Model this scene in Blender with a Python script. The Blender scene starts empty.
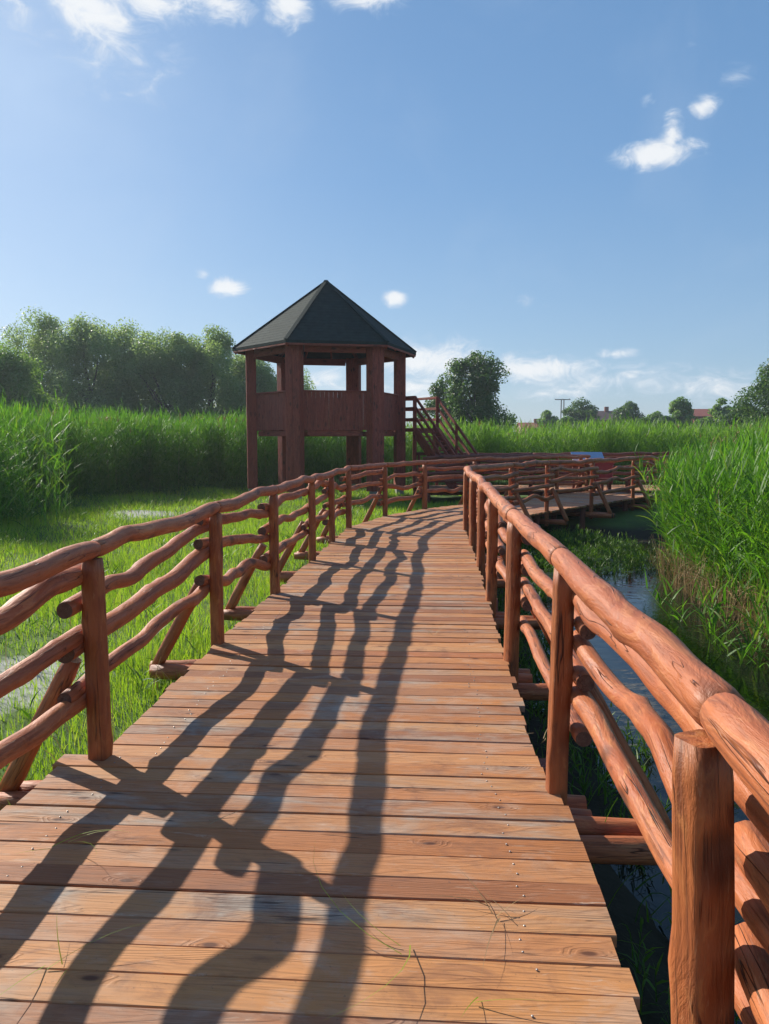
import bpy, math, random
import numpy as np
R = math.radians
rnd = random.Random(7)
nrs = np.random.RandomState(11)
scene = bpy.context.scene
COL = scene.collection

# ------------------------------------------------------------------ camera
EYE = 1.65; PITCH = 5.45; FPX = 775.0; W, H = 769, 1024
cam_d = bpy.data.cameras.new('camera'); cam = bpy.data.objects.new('camera', cam_d); COL.objects.link(cam)
cam.location = (0, 0, EYE); cam.rotation_euler = (R(90 - PITCH), 0, 0)
cam_d.sensor_fit = 'VERTICAL'; cam_d.sensor_height = 36.0; cam_d.lens = FPX / H * 36.0
cam_d.clip_start = 0.05; cam_d.clip_end = 5000
scene.camera = cam

def pxdir(u, v):
    x = (u - W / 2) / FPX; y = -(v - H / 2) / FPX
    p = R(PITCH)
    d = np.array([x, math.cos(p) + y * math.sin(p), -math.sin(p) + y * math.cos(p)])
    return d / np.linalg.norm(d)

def lat(u, D):            # sideways offset of picture column u at ground distance D
    return (u - W / 2) / FPX * D

def hgt(v, D):            # height of picture row v at ground distance D
    d = pxdir(W / 2, v)
    return EYE + D * d[2] / d[1]

# ------------------------------------------------------------------ materials
def new_mat(name):
    m = bpy.data.materials.new(name); m.use_nodes = True
    nt = m.node_tree; nt.nodes.clear()
    out = nt.nodes.new('ShaderNodeOutputMaterial')
    return m, nt, out

class N:
    """small node-graph helper"""
    def __init__(s, nt): s.nt = nt
    def n(s, t, **kw):
        nd = s.nt.nodes.new('ShaderNode' + t)
        for k, v in kw.items(): setattr(nd, k, v)
        return nd
    def l(s, a, b): s.nt.links.new(a, b)
    def val(s, x, sock):
        if hasattr(x, 'is_linked') or hasattr(x, 'links'): s.l(x, sock)
        else: sock.default_value = x
    def math(s, op, a, b=None, c=None, clamp=False):
        nd = s.n('Math', operation=op); nd.use_clamp = clamp
        s.val(a, nd.inputs[0])
        if b is not None: s.val(b, nd.inputs[1])
        if c is not None: s.val(c, nd.inputs[2])
        return nd.outputs[0]
    def vmath(s, op, a, b=None):
        nd = s.n('VectorMath', operation=op); s.val(a, nd.inputs[0])
        if b is not None: s.val(b, nd.inputs[1])
        return nd.outputs['Value'] if op in ('LENGTH', 'DOT_PRODUCT', 'DISTANCE') else nd.outputs[0]
    def mix(s, f, a, b, blend='MIX'):
        nd = s.n('Mix', data_type='RGBA', blend_type=blend)
        s.val(f, nd.inputs[0])
        for x, k in ((a, 6), (b, 7)):
            s.val(x if not isinstance(x, tuple) or len(x) == 4 else x + (1,), nd.inputs[k])
        return nd.outputs[2]
    def noise(s, vec, scale, detail=3, rough=.55, dist=0.0):
        nd = s.n('TexNoise'); s.l(vec, nd.inputs['Vector'])
        nd.inputs['Scale'].default_value = scale; nd.inputs['Detail'].default_value = detail
        nd.inputs['Roughness'].default_value = rough; nd.inputs['Distortion'].default_value = dist
        return nd.outputs[0]
    def ramp(s, f, stops, interp='LINEAR'):
        nd = s.n('ValToRGB'); nd.color_ramp.interpolation = interp
        e = nd.color_ramp.elements
        while len(e) < len(stops): e.new(.5)
        for i, (p, c) in enumerate(stops):
            e[i].position = p; e[i].color = c if len(c) == 4 else c + (1,)
        s.l(f, nd.inputs[0]); return nd.outputs[0]
    def maprange(s, f, a, b, c=0., d=1., smooth=True):
        nd = s.n('MapRange'); nd.interpolation_type = 'SMOOTHSTEP' if smooth else 'LINEAR'
        s.val(f, nd.inputs[0])
        for i, x in enumerate((a, b, c, d)): nd.inputs[i + 1].default_value = x
        return nd.outputs[0]
    def scalev(s, vec, sc):
        return s.vmath('MULTIPLY', vec, sc)
    def attr(s, name):
        return s.n('Attribute', attribute_name=name).outputs['Vector']
    def bump(s, h, strength=.4, dist=.01):
        nd = s.n('Bump'); nd.inputs['Strength'].default_value = strength; nd.inputs['Distance'].default_value = dist
        s.l(h, nd.inputs['Height']); return nd.outputs[0]
    def bsdf(s, out, color, rough, normal=None, spec=.5):
        b = s.n('BsdfPrincipled'); s.val(color if not isinstance(color, tuple) or len(color) == 4 else color + (1,), b.inputs['Base Color'])
        s.val(rough, b.inputs['Roughness']); b.inputs['Specular IOR Level'].default_value = spec
        if normal is not None: s.l(normal, b.inputs['Normal'])
        s.l(b.outputs[0], out.inputs['Surface']); return b

def mat_log(name, light, mid, dark, rough=.42, knots=True):
    m, nt, out = new_mat(name); g = N(nt)
    v = g.attr('grain')
    orand = g.n('ObjectInfo').outputs['Random']
    fine = g.noise(g.scalev(v, (3.0, 45., 45.)), 1.0, 4, .6, .3)
    broad = g.noise(g.scalev(v, (1.6, 7., 7.)), 1.0, 4, .6, .6)
    blot = g.noise(g.scalev(v, (4., 15., 15.)), 1.0, 5, .68, 1.2)
    c = g.mix(g.maprange(broad, .34, .66), mid + (1,), light + (1,))
    c = g.mix(g.math('MULTIPLY', g.maprange(fine, .48, .70), .65), c, dark + (1,))
    c = g.mix(g.math('MULTIPLY', g.maprange(blot, .56, .70), .65), c, dark + (1,))
    c = g.mix(g.math('MULTIPLY', g.maprange(blot, .48, .34), .5), c, tuple(min(1, x * y) for x, y in zip(light, (1.3, 1.65, 1.75))) + (1,))
    # drying checks: thin long dark cracks
    cr = g.noise(g.scalev(v, (1.1, 26., 26.)), 1.0, 2, .5, .2)
    crk = g.math('MULTIPLY', g.maprange(g.math('ABSOLUTE', g.math('SUBTRACT', cr, .5)), .012, .0),
                 g.maprange(g.noise(g.scalev(v, (2.3, 5., 5.)), 1.0, 2), .47, .56))
    c = g.mix(g.math('MULTIPLY', crk, .9), c, (.025, .010, .006, 1))
    scr = g.noise(g.scalev(v, (7., 60., 60.)), 1.0, 5, .7, 1.5)
    c = g.mix(g.math('MULTIPLY', g.math('MULTIPLY', g.maprange(scr, .58, .68), g.maprange(broad, .42, .58)), .42), c, (.09, .030, .015, 1))
    c = g.mix(g.math('MULTIPLY', g.maprange(scr, .42, .32), .35), c, (.60, .36, .20, 1))
    hgt_ = g.math('SUBTRACT', g.math('ADD', g.math('MULTIPLY', fine, .5), blot), g.math('MULTIPLY', crk, 1.2))
    if knots:
        vo = g.n('TexVoronoi'); g.l(g.scalev(v, (2.6, 5., 5.)), vo.inputs['Vector']); vo.inputs['Scale'].default_value = 1.0
        k = g.maprange(vo.outputs['Distance'], .26, .12)
        c = g.mix(g.math('MULTIPLY', k, .75), c, (.05, .018, .010, 1))
        hgt_ = g.math('ADD', hgt_, g.math('MULTIPLY', k, .6))
    c = g.mix(g.maprange(orand, 0, 1, 0, .45, False), c, mid + (1,))
    g.bsdf(out, c, g.math('ADD', rough, g.math('MULTIPLY', fine, .25)), g.bump(hgt_, .9, .009), .40)
    return m

def mat_deck(name):
    m, nt, out = new_mat(name); g = N(nt)
    v = g.attr('grain'); ri = g.n('NewGeometry').outputs['Random Per Island']
    pos = g.n('NewGeometry').outputs['Position']
    r2 = g.math('FRACT', g.math('MULTIPLY', ri, 17.31)); r3 = g.math('FRACT', g.math('MULTIPLY', ri, 53.7))
    # knots, one here and there, and the grain that bends round them
    vo = g.n('TexVoronoi', voronoi_dimensions='2D'); g.l(g.scalev(v, (3.2, 7.2, 0.)), vo.inputs['Vector']); vo.inputs['Scale'].default_value = 1.0
    sc_ = g.n('SeparateColor'); g.l(vo.outputs['Color'], sc_.inputs[0])
    has = g.math('GREATER_THAN', sc_.outputs[0], .86)
    kd = vo.outputs['Distance']
    k = g.math('MULTIPLY', g.maprange(kd, .12, .05), has)
    halo = g.math('MULTIPLY', g.maprange(kd, .34, .08), has)
    # growth rings cut lengthwise: contour lines of a stretched noise
    field = g.noise(g.scalev(v, (.9, 9., 0.)), 1.0, 2, .45, .25)
    field = g.math('ADD', field, g.math('MULTIPLY', halo, .16))
    ringl = g.math('SINE', g.math('MULTIPLY', field, g.math('ADD', 55., g.math('MULTIPLY', r3, 60.))))
    ringl = g.maprange(ringl, -.2, 1.0)
    fine = g.noise(g.scalev(v, (2.2, 90., 8.)), 1.0, 4, .62, .3)
    wear = g.noise(g.scalev(v, (1.3, 5., 1.)), 1.0, 5, .65, .4)
    blot = g.noise(g.scalev(v, (3.5, 9., 1.)), 1.0, 5, .7, .8)
    patch = g.noise(pos, 1.5, 5, .62, .4)
    stain = g.ramp(ri, [(0, (.40, .148, .048)), (.15, (.52, .215, .070)), (.3, (.31, .118, .048)), (.45, (.56, .255, .088)), (.6, (.43, .155, .056)), (.75, (.58, .290, .115)), (.9, (.35, .145, .064)), (1, (.49, .225, .090))])
    grey = g.ramp(blot, [(.3, (.255, .20, .155)), (.7, (.48, .395, .31))])
    f = g.math('ADD', g.math('MULTIPLY', g.maprange(wear, .44, .70), .6), g.math('MULTIPLY', g.maprange(patch, .50, .68), .55))
    f = g.math('MULTIPLY', f, g.maprange(r2, .25, .95, .10, 1.6, False), clamp=True)
    c = g.mix(f, stain, grey)
    c = g.mix(g.math('MULTIPLY', ringl, .24), c, g.mix(.5, c, (.16, .060, .030, 1)))
    c = g.mix(g.math('MULTIPLY', g.maprange(blot, .52, .72), .45), c, (.20, .085, .045, 1))
    c = g.mix(g.math('MULTIPLY', g.maprange(fine, .50, .74), .36), c, (.17, .068, .034, 1))
    sc = g.noise(g.scalev(v, (5., 34., 8.)), 1.0, 5, .72, 1.2)
    c = g.mix(g.math('MULTIPLY', g.math('MULTIPLY', g.maprange(sc, .56, .70), g.maprange(blot, .55, .35)), .6), c, (.60, .49, .38, 1))
    c = g.mix(g.math('MULTIPLY', halo, .35), c, (.22, .085, .040, 1))
    c = g.mix(g.math('MULTIPLY', k, .85), c, (.085, .030, .017, 1))
    cr = g.noise(g.scalev(v, (.7, 22., 0.)), 1.0, 2, .5, .2)
    crk = g.math('MULTIPLY', g.maprange(g.math('ABSOLUTE', g.math('SUBTRACT', cr, .5)), .012, .0),
                 g.maprange(g.noise(g.scalev(v, (1.3, 5., 1.)), 1.0, 2), .54, .61))
    c = g.mix(g.math('MULTIPLY', crk, .85), c, (.03, .015, .01, 1))
    damp = g.noise(g.scalev(pos, (1., 1.6, 1.)), 2.3, 6, .68, .8)
    c = g.mix(g.math('MULTIPLY', g.maprange(damp, .52, .68), .5), c, (.17, .075, .048, 1))
    c = g.mix(g.math('MULTIPLY', g.maprange(damp, .46, .32), .28), c, (.52, .41, .32, 1))
    # dirt gathered as small dark specks
    sp = g.noise(pos, 55., 3, .6)
    c = g.mix(g.math('MULTIPLY', g.maprange(sp, .66, .74), .5), c, (.10, .06, .04, 1))
    h = g.math('SUBTRACT', g.math('ADD', fine, g.math('MULTIPLY', ringl, .5)), g.math('MULTIPLY', crk, 1.6))
    g.bsdf(out, c, g.math('ADD', .52, g.math('MULTIPLY', fine, .28)), g.bump(h, .6, .004), .32)
    return m

def mat_leaf(name, cols, trans=.45, rough=.5, tcol=None, spec=.3):
    m, nt, out = new_mat(name); g = N(nt)
    ri = g.n('NewGeometry').outputs['Random Per Island']
    stops = [(i / (len(cols) - 1), c) for i, c in enumerate(cols)]
    c = g.ramp(ri, stops)
    p = g.noise(g.n('NewGeometry').outputs['Position'], .55, 3, .6)
    c = g.mix(g.maprange(p, .35, .65, 0, .5), c, cols[0] + (1,))
    b = g.n('BsdfPrincipled'); g.l(c, b.inputs['Base Color']); b.inputs['Roughness'].default_value = rough
    b.inputs['Specular IOR Level'].default_value = spec
    t = g.n('BsdfTranslucent')
    tc = g.mix(1.0, c, (tcol or (1.5, 1.6, .55)) + (1,), 'MULTIPLY')
    g.l(tc, t.inputs['Color'])
    mx = g.n('MixShader'); mx.inputs[0].default_value = trans
    g.l(b.outputs[0], mx.inputs[1]); g.l(t.outputs[0], mx.inputs[2]); g.l(mx.outputs[0], out.inputs['Surface'])
    return m

def mat_plain(name, col, rough=.6, var=.2, scale=6., spec=.4, bump=.15, metal=0.):
    m, nt, out = new_mat(name); g = N(nt)
    p = g.n('TexCoord').outputs['Object']
    n1 = g.noise(p, scale, 5, .6)
    n2 = g.noise(p, scale * 7, 3, .6)
    f = g.math('ADD', g.math('MULTIPLY', n1, .7), g.math('MULTIPLY', n2, .3))
    lo = tuple(x * (1 - var) for x in col); hi = tuple(min(1, x * (1 + var)) for x in col)
    c = g.ramp(f, [(.3, lo), (.7, hi)])
    b = g.bsdf(out, c, rough, g.bump(n2, bump, .01), spec)
    b.inputs['Metallic'].default_value = metal
    return m

M = {}
M['log'] = mat_log('stained_log', (.51, .165, .056), (.38, .100, .033), (.12, .033, .015), .44)
M['post'] = mat_log('stained_post', (.42, .130, .038), (.29, .080, .025), (.10, .028, .012), .45)
M['cut'] = mat_log('log_end_grain', (.16, .075, .045), (.12, .055, .034), (.05, .022, .015), .7, False)
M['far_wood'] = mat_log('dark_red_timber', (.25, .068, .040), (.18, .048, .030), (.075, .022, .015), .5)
M['tower_wood'] = mat_log('tower_stained_planks', (.34, .066, .036), (.24, .047, .027), (.075, .017, .012), .55)
M['deck'] = mat_deck('weathered_deck_boards')
M['nail'] = mat_plain('galvanised_nails', (.38, .35, .32), .45, .2, 40, .5, .1, .7)
M['reed'] = mat_leaf('reed_leaves', [(.055, .15, .018), (.085, .21, .026), (.14, .30, .038), (.11, .24, .045), (.22, .29, .06)], .45, .48, None, .22)
M['reed_far'] = mat_leaf('reed_leaves_far', [(.09, .19, .030), (.12, .24, .038), (.17, .30, .052), (.22, .31, .085)], .5, .5)
M['dry'] = mat_leaf('dry_reed_stems', [(.30, .20, .09), (.40, .28, .13), (.24, .15, .07), (.45, .34, .19)], .2, .6, (1, .95, .8))
M['grass'] = mat_leaf('meadow_grass_blades', [(.16, .27, .026), (.23, .38, .034), (.30, .45, .044), (.40, .44, .11)], .5, .5, (1.5, 1.55, .6))
M['weed'] = mat_leaf('bank_weeds', [(.04, .10, .014), (.08, .17, .02), (.15, .24, .03)], .35, .5)
M['willow'] = mat_leaf('willow_leaves', [(.17, .24, .10), (.22, .30, .135), (.29, .36, .19), (.21, .29, .09)], .58, .45, (1.4, 1.5, .8))
M['broad'] = mat_leaf('broadleaf_leaves', [(.055, .11, .036), (.08, .15, .046), (.115, .19, .065), (.065, .12, .04)], .42, .45)
M['light_leaf'] = mat_leaf('pale_leaves', [(.11, .20, .05), (.16, .26, .07), (.21, .31, .10), (.12, .21, .05)], .5, .5)
M['bark'] = mat_plain('bark', (.085, .075, .055), .85, .35, 8, .2, .5)
M['roof'] = mat_plain('dark_shingle_felt', (.020, .032, .028), .88, .35, 5, .2, .4)
M['concrete'] = mat_plain('concrete_footing', (.30, .29, .27), .85, .2, 8, .2, .3)
M['blue'] = mat_plain('blue_panel_paint', (.12, .22, .38), .45, .15, 4, .5, .05)
M['white'] = mat_plain('white_edge_paint', (.75, .77, .80), .4, .1, 4, .5, .05)
M['red'] = mat_plain('red_panel_paint', (.36, .03, .032), .5, .15, 4, .5, .05)
M['tile_red'] = mat_plain('red_roof_tiles', (.26, .085, .06), .8, .25, 3, .2, .2)
M['tile_dark'] = mat_plain('dark_roof_tiles', (.10, .062, .058), .8, .25, 3, .2, .2)
M['plaster'] = mat_plain('cream_plaster', (.55, .46, .37), .85, .1, 2, .2, .1)
M['plaster_pink'] = mat_plain('pink_plaster', (.42, .27, .23), .85, .1, 2, .2, .1)
M['brick'] = mat_plain('red_brick_wall', (.22, .09, .065), .85, .2, 9, .2, .2)
M['glass'] = mat_plain('window_glass', (.05, .06, .07), .1, .1, 2, .6, .0)
M['pole'] = mat_plain('grey_pole', (.26, .25, .24), .7, .1, 4, .3, .1)

def mat_ground():
    m, nt, out = new_mat('meadow_soil'); g = N(nt)
    p = g.n('NewGeometry').outputs['Position']
    n1 = g.noise(p, .6, 6, .6); n2 = g.noise(p, 9., 4, .6)
    green = g.ramp(n1, [(.3, (.045, .085, .018)), (.55, (.075, .135, .022)), (.75, (.10, .155, .035))])
    c = g.mix(g.maprange(n2, .5, .75, 0, .5), green, (.06, .05, .03, 1))
    # pale grey patches with ragged edges
    mask = None
    for (cx, cy, sx, sy) in PALE:
        q = g.vmath('MULTIPLY', g.vmath('SUBTRACT', p, (cx, cy, 0)), (1 / sx, 1 / sy, 0))
        d = g.math('SUBTRACT', 1.0, g.vmath('LENGTH', q), clamp=True)
        mask = d if mask is None else g.math('MAXIMUM', mask, d)
    n3 = g.noise(p, 3.0, 5, .65)
    pm = g.maprange(g.math('ADD', mask, g.math('SUBTRACT', n3, .5)), .08, .4)
    c = g.mix(pm, c, g.ramp(n2, [(.3, (.24, .25, .20)), (.7, (.46, .46, .40))]))
    # mud round the pond; its dark also paints in shade beside and under decks
    z = g.n('SeparateXYZ'); g.l(p, z.inputs[0])
    c = g.mix(g.maprange(z.outputs[2], -.49, -.60), c, g.mix(n2, (.020, .017, .010, 1), (.042, .034, .020, 1)))
    g.bsdf(out, c, .9, g.bump(n2, .6, .04), .2)
    return m

def mat_water():
    m, nt, out = new_mat('pond_water'); g = N(nt)
    p = g.n('NewGeometry').outputs['Position']
    a = g.noise(g.scalev(p, (1., 2.2, 1.)), 2.6, 2, .5, .3)
    b2 = g.noise(p, 14., 2, .5)
    h = g.math('ADD', a, g.math('MULTIPLY', b2, .10))
    scum = g.noise(p, 1.3, 5, .6, .5)
    sep = g.n('SeparateXYZ'); g.l(p, sep.inputs[0])
    f = g.math('MULTIPLY', g.maprange(scum, .52, .62), g.maprange(sep.outputs[1], 10.5, 13.0))
    f = g.math('MULTIPLY', f, .45)
    c = g.mix(f, (.008, .010, .007, 1), (.03, .05, .012, 1))
    bs = g.bsdf(out, c, g.maprange(f, 0, 1, .03, .6, False), g.bump(h, .10, .05), .5)
    bs.inputs['IOR'].default_value = 1.33
    return m

# ------------------------------------------------------------------ mesh helpers
ORG = {}                                    # world origin of every object made here
def org(o): return ORG.get(o.name, (0., 0., 0.)) if o else (0., 0., 0.)

def finish(o, parent, loc):
    COL.objects.link(o)
    if parent:
        o.parent = parent; ORG[o.name] = org(parent)
    else:
        o.location = loc; ORG[o.name] = tuple(loc)
    return o

def thing(name, label, cat, loc, group=None):
    o = bpy.data.objects.new(name, None); o.empty_display_size = .2
    finish(o, None, loc); return tag(o, label, cat, group)

def tag(o, label=None, cat=None, group=None, kind=None):
    if label: o['label'] = label
    if cat: o['category'] = cat
    if group: o['group'] = group
    if kind: o['kind'] = kind
    return o

def nmesh(name, V, F, mats, parent=None, loc=(0, 0, 0), smooth=False, grain=None, midx=None):
    """numpy mesh: V (n,3) world coordinates, F (m,4) or (m,3)"""
    V = np.asarray(V, dtype=np.float32); F = np.asarray(F, dtype=np.int32)
    o_ = org(parent) if parent else loc
    V = V - np.asarray(o_, dtype=np.float32)
    me = bpy.data.meshes.new(name)
    k = F.shape[1]
    me.vertices.add(len(V)); me.vertices.foreach_set('co', V.ravel())
    me.loops.add(F.size); me.loops.foreach_set('vertex_index', F.ravel())
    me.polygons.add(len(F))
    me.polygons.foreach_set('loop_start', np.arange(0, F.size, k, dtype=np.int32))
    if smooth: me.polygons.foreach_set('use_smooth', np.ones(len(F), dtype=bool))
    for m in (mats if isinstance(mats, (list, tuple)) else [mats]): me.materials.append(m)
    if midx is not None: me.polygons.foreach_set('material_index', np.asarray(midx, dtype=np.int32))
    me.update(calc_edges=True)
    if grain is not None:
        at = me.attributes.new('grain', 'FLOAT_VECTOR', 'POINT'); at.data.foreach_set('vector', np.asarray(grain, dtype=np.float32).ravel())
    return finish(bpy.data.objects.new(name, me), parent, loc)

class MB:
    """collects shapes for ONE mesh object"""
    def __init__(s): s.V = []; s.F = []; s.G = []; s.I = []; s.S = []
    def add(s, V, F, G=None, mi=0, smooth=False):
        b = len(s.V)
        V = [tuple(map(float, v)) for v in V]
        s.V += V; s.G += [tuple(map(float, x)) for x in (G if G is not None else V)]
        for i, f in enumerate(F):
            s.F.append(tuple(b + j for j in f))
            s.I.append(mi[i] if isinstance(mi, list) else mi)
            s.S.append(smooth[i] if isinstance(smooth, list) else smooth)
    def build(s, name, mats, parent=None, loc=(0, 0, 0)):
        o_ = np.array(org(parent) if parent else loc)
        me = bpy.data.meshes.new(name)
        me.from_pydata([tuple(np.array(v) - o_) for v in s.V], [], s.F)
        for m in (mats if isinstance(mats, (list, tuple)) else [mats]): me.materials.append(m)
        me.polygons.foreach_set('material_index', s.I); me.polygons.foreach_set('use_smooth', s.S)
        at = me.attributes.new('grain', 'FLOAT_VECTOR', 'POINT'); at.data.foreach_set('vector', np.array(s.G, dtype=np.float32).ravel())
        me.update()
        return finish(bpy.data.objects.new(name, me), parent, loc)
    # a straight squared bar
    def bar(s, A, B, w, h, up=(0, 0, 1), mi=0, ch=None):
        A = np.array(A, float); B = np.array(B, float); d = B - A; L = np.linalg.norm(d); d /= L
        up = np.array(up, float); sd = np.cross(d, up); sd /= np.linalg.norm(sd); u = np.cross(sd, d)
        c = min(w, h) * .12 if ch is None else ch
        pr = [(-w/2 + c, -h/2), (w/2 - c, -h/2), (w/2, -h/2 + c), (w/2, h/2 - c), (w/2 - c, h/2), (-w/2 + c, h/2), (-w/2, h/2 - c), (-w/2, -h/2 + c)]
        off = rnd.uniform(0, 60)
        V = []; G = []
        for (P, t) in ((A, 0), (B, L)):
            for a, b in pr:
                V.append(P + sd * a + u * b); G.append((t + off, a, b + off * .37))
        F = [(i, (i + 1) % 8, 8 + (i + 1) % 8, 8 + i) for i in range(8)]
        F += [tuple(reversed(range(8))), tuple(range(8, 16))]
        s.add(V, F, G, mi)
    # a natural debarked log
    def log(s, A, B, r0, r1, wob=.0, ns=14, step=.07, sq=0., bumps=.05, rot=0., seed=None, mi=0, cap=None, tgt=None):
        q = random.Random(seed if seed is not None else rnd.random())
        A = np.array(A, float); B = np.array(B, float); d = B - A; L = np.linalg.norm(d); d /= L
        up = np.array((0, 0, 1.)) if abs(d[2]) < .8 else np.array((0, 1., 0))
        sd = np.cross(d, up); sd /= np.linalg.norm(sd); u = np.cross(sd, d)
        n = max(3, int(L / step))
        ph = [q.uniform(0, 6.28) for _ in range(12)]
        f1, f2, f3 = q.uniform(1.3, 2.6), q.uniform(3.2, 6.0), q.uniform(8., 13.)
        kinks = [(q.uniform(.15, .85) * L, q.uniform(.12, .3), q.uniform(-.9, .9)) for _ in range(2)]
        off = q.uniform(0, 80)
        kn = [(q.uniform(0, L), q.uniform(0, 6.28), q.uniform(.006, .013)) for _ in range(int(L * 3))] if bumps else []
        V = []; G = []
        for i in range(n + 1):
            t = i / n; x = t * L
            env = min(1., 4 * t + .15, 4 * (1 - t) + .15)
            wz = wob * (math.sin(f1 * x + ph[0]) * .8 * min(1, 3 * t, 3 * (1 - t)) + env * (math.sin(f2 * x + ph[1]) * .30 + math.sin(f3 * x + ph[2]) * .10))
            for (kx, kw, ka) in kinks: wz += wob * ka * math.exp(-((x - kx) / kw) ** 2) * env
            wx = wob * env * (math.sin(f1 * x + ph[3]) * .5 + math.sin(f2 * x + ph[4]) * .3)
            C = A + d * x + u * wz + sd * wx
            if i == n and tgt is not None: tgt.append(C)
            r = r0 + (r1 - r0) * t
            r *= 1 + bumps * (.6 * math.sin(3.7 * x + ph[5]) + .5 * math.sin(8.9 * x + ph[6]) + .25 * math.sin(19. * x + ph[9]))
            if i in (0, n): rr = r * .90
            else: rr = r
            for j in range(ns):
                a = 6.28318 * j / ns
                ca, sa = math.cos(a), math.sin(a)
                k = 1.0
                if sq > 0:
                    e = 2 + sq * 4
                    k = (abs(math.cos(a + rot)) ** e + abs(math.sin(a + rot)) ** e) ** (-1 / e)
                k *= 1 + bumps * .6 * math.sin(2 * a + ph[7] + x) + bumps * .5 * math.sin(3 * a + ph[8] - 2 * x)
                ad = 0
                for (kx, ka, kh) in kn:
                    da = (a - ka + 3.1416) % 6.2832 - 3.1416
                    w2 = ((x - kx) / .05) ** 2 + (da / .55) ** 2
                    if w2 < 6: ad += kh * math.exp(-w2)
                V.append(C + sd * (ca * (rr * k + ad)) + u * (sa * (rr * k + ad)))
                G.append((x + off, ca * r, sa * r + off * .31))
        F = []; mm = []; ss = []
        for i in range(n):
            for j in range(ns):
                a = i * ns + j; b = i * ns + (j + 1) % ns
                F.append((a, b, b + ns, a + ns)); mm.append(mi); ss.append(True)
        cm = mi if cap is None else cap
        F.append(tuple(range(ns - 1, -1, -1))); F.append(tuple(range(n * ns, (n + 1) * ns))); mm += [cm, cm]; ss += [False, False]
        s.add(V, F, G, mm, ss)

def smoothstep(a, b, x):
    t = np.clip((np.asarray(x, float) - a) / (b - a), 0, 1); return t * t * (3 - 2 * t)

# ------------------------------------------------------------------ layout of the path
ST = [((-1.81, -1.4), (.43, -1.55)), ((-1.48, 3.92), (.79, 3.77)), ((-1.345, 6.14), (.935, 6.0)), ((-.975, 10.42), (1.235, 10.27)),
      ((-.665, 14.24), (1.46, 13.80)), ((.03, 16.47), (1.95, 14.75)), ((.95, 18.1), (2.70, 16.05)), ((2.3, 19.65), (3.80, 17.62)), ((6.4, 24.15), (8.2, 22.9))]
LEFT_POSTS = [(-1.74, -.5), (-1.60, 1.75), (-1.47, 3.89), (-1.34, 6.14), (-1.16, 8.18), (-.965, 10.42), (-.83, 12.33), (-.65, 14.24), (.03, 16.47),
              (.95, 18.1), (2.3, 19.75), (3.65, 21.3), (5.1, 22.85), (6.3, 24.1)]
RIGHT_POSTS = [(.44, -.6), (.672, 1.5), (.80, 3.51), (.935, 5.66), (1.075, 7.81), (1.235, 9.93), (1.35, 11.9), (1.46, 13.88), (2.6, 15.95),
               (3.67, 17.5), (5.12, 19.15), (6.85, 21.35), (8.3, 22.9)]
WATER_Z = -.74
PALE = [(-3.1, 6.3, .9, 1.1), (-6.4, 20.6, 1.8, 1.5), (-4.6, 8.6, .7, .5)]

def centre_x(y):
    ys = [(a[1] + b[1]) / 2 for a, b in ST]; xs = [(a[0] + b[0]) / 2 for a, b in ST]
    return np.interp(y, ys, xs)

def ground_z(x, y):
    x = np.asarray(x, float); y = np.asarray(y, float)
    base = -.40 + .05 * np.sin(x * .9 + 1) * np.sin(y * .7) + .03 * np.sin(x * 2.3 + y * 1.7)
    side = smoothstep(1.35, 2.8, x - centre_x(y) + .18 * np.sin(y * 2.1) + .1 * np.sin(y * 5.3 + x * 3))
    pond = side * smoothstep(17.2, 13.2, y - .45 * np.clip(x - 2, -2, 6)) * smoothstep(6.9, 4.9, x - .16 * np.clip(y - 8, -8, 20))
    near = smoothstep(-9, -6, y)
    lip = .08 * np.sin(x * 3.1 + y * 2.2) + .05 * np.sin(x * 6 - y * 4)
    return base + pond * near * (-.75 + lip) - .24 * smoothstep(.1, .9, x - centre_x(y)) * smoothstep(20.5, 18.0, y) * (1 - pond)  # last term sinks ground by the deck into the dark mud-and-shade colour

M['ground'] = mat_ground(); M['water'] = mat_water()

# ground: one sheet to the horizon, fine near the path
gx = np.concatenate([[-330, -230, -140, -70, -40, -25], np.arange(-18, 18.01, .25), [25, 40, 70, 140, 230, 330]])
gy = np.concatenate([[-50, -25, -14], np.arange(-9, 36.01, .25), [42, 55, 80, 130, 220, 300, 400]])
X, Y = np.meshgrid(gx, gy); Z = ground_z(X, Y)
V = np.stack([X.ravel(), Y.ravel(), Z.ravel()], 1); nx = len(gx); ny = len(gy)
ii, jj = np.meshgrid(np.arange(nx - 1), np.arange(ny - 1)); a = (jj * nx + ii).ravel()
F = np.stack([a, a + 1, a + 1 + nx, a + nx], 1)
tag(nmesh('ground', V, F, M['ground'], smooth=True), kind='structure')
wv = [(-.6, -9, WATER_Z), (14, -9, WATER_Z), (14, 24, WATER_Z), (-.6, 24, WATER_Z)]
tag(nmesh('pond_water', wv, [(0, 1, 2, 3)], M['water']), kind='structure')

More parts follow.
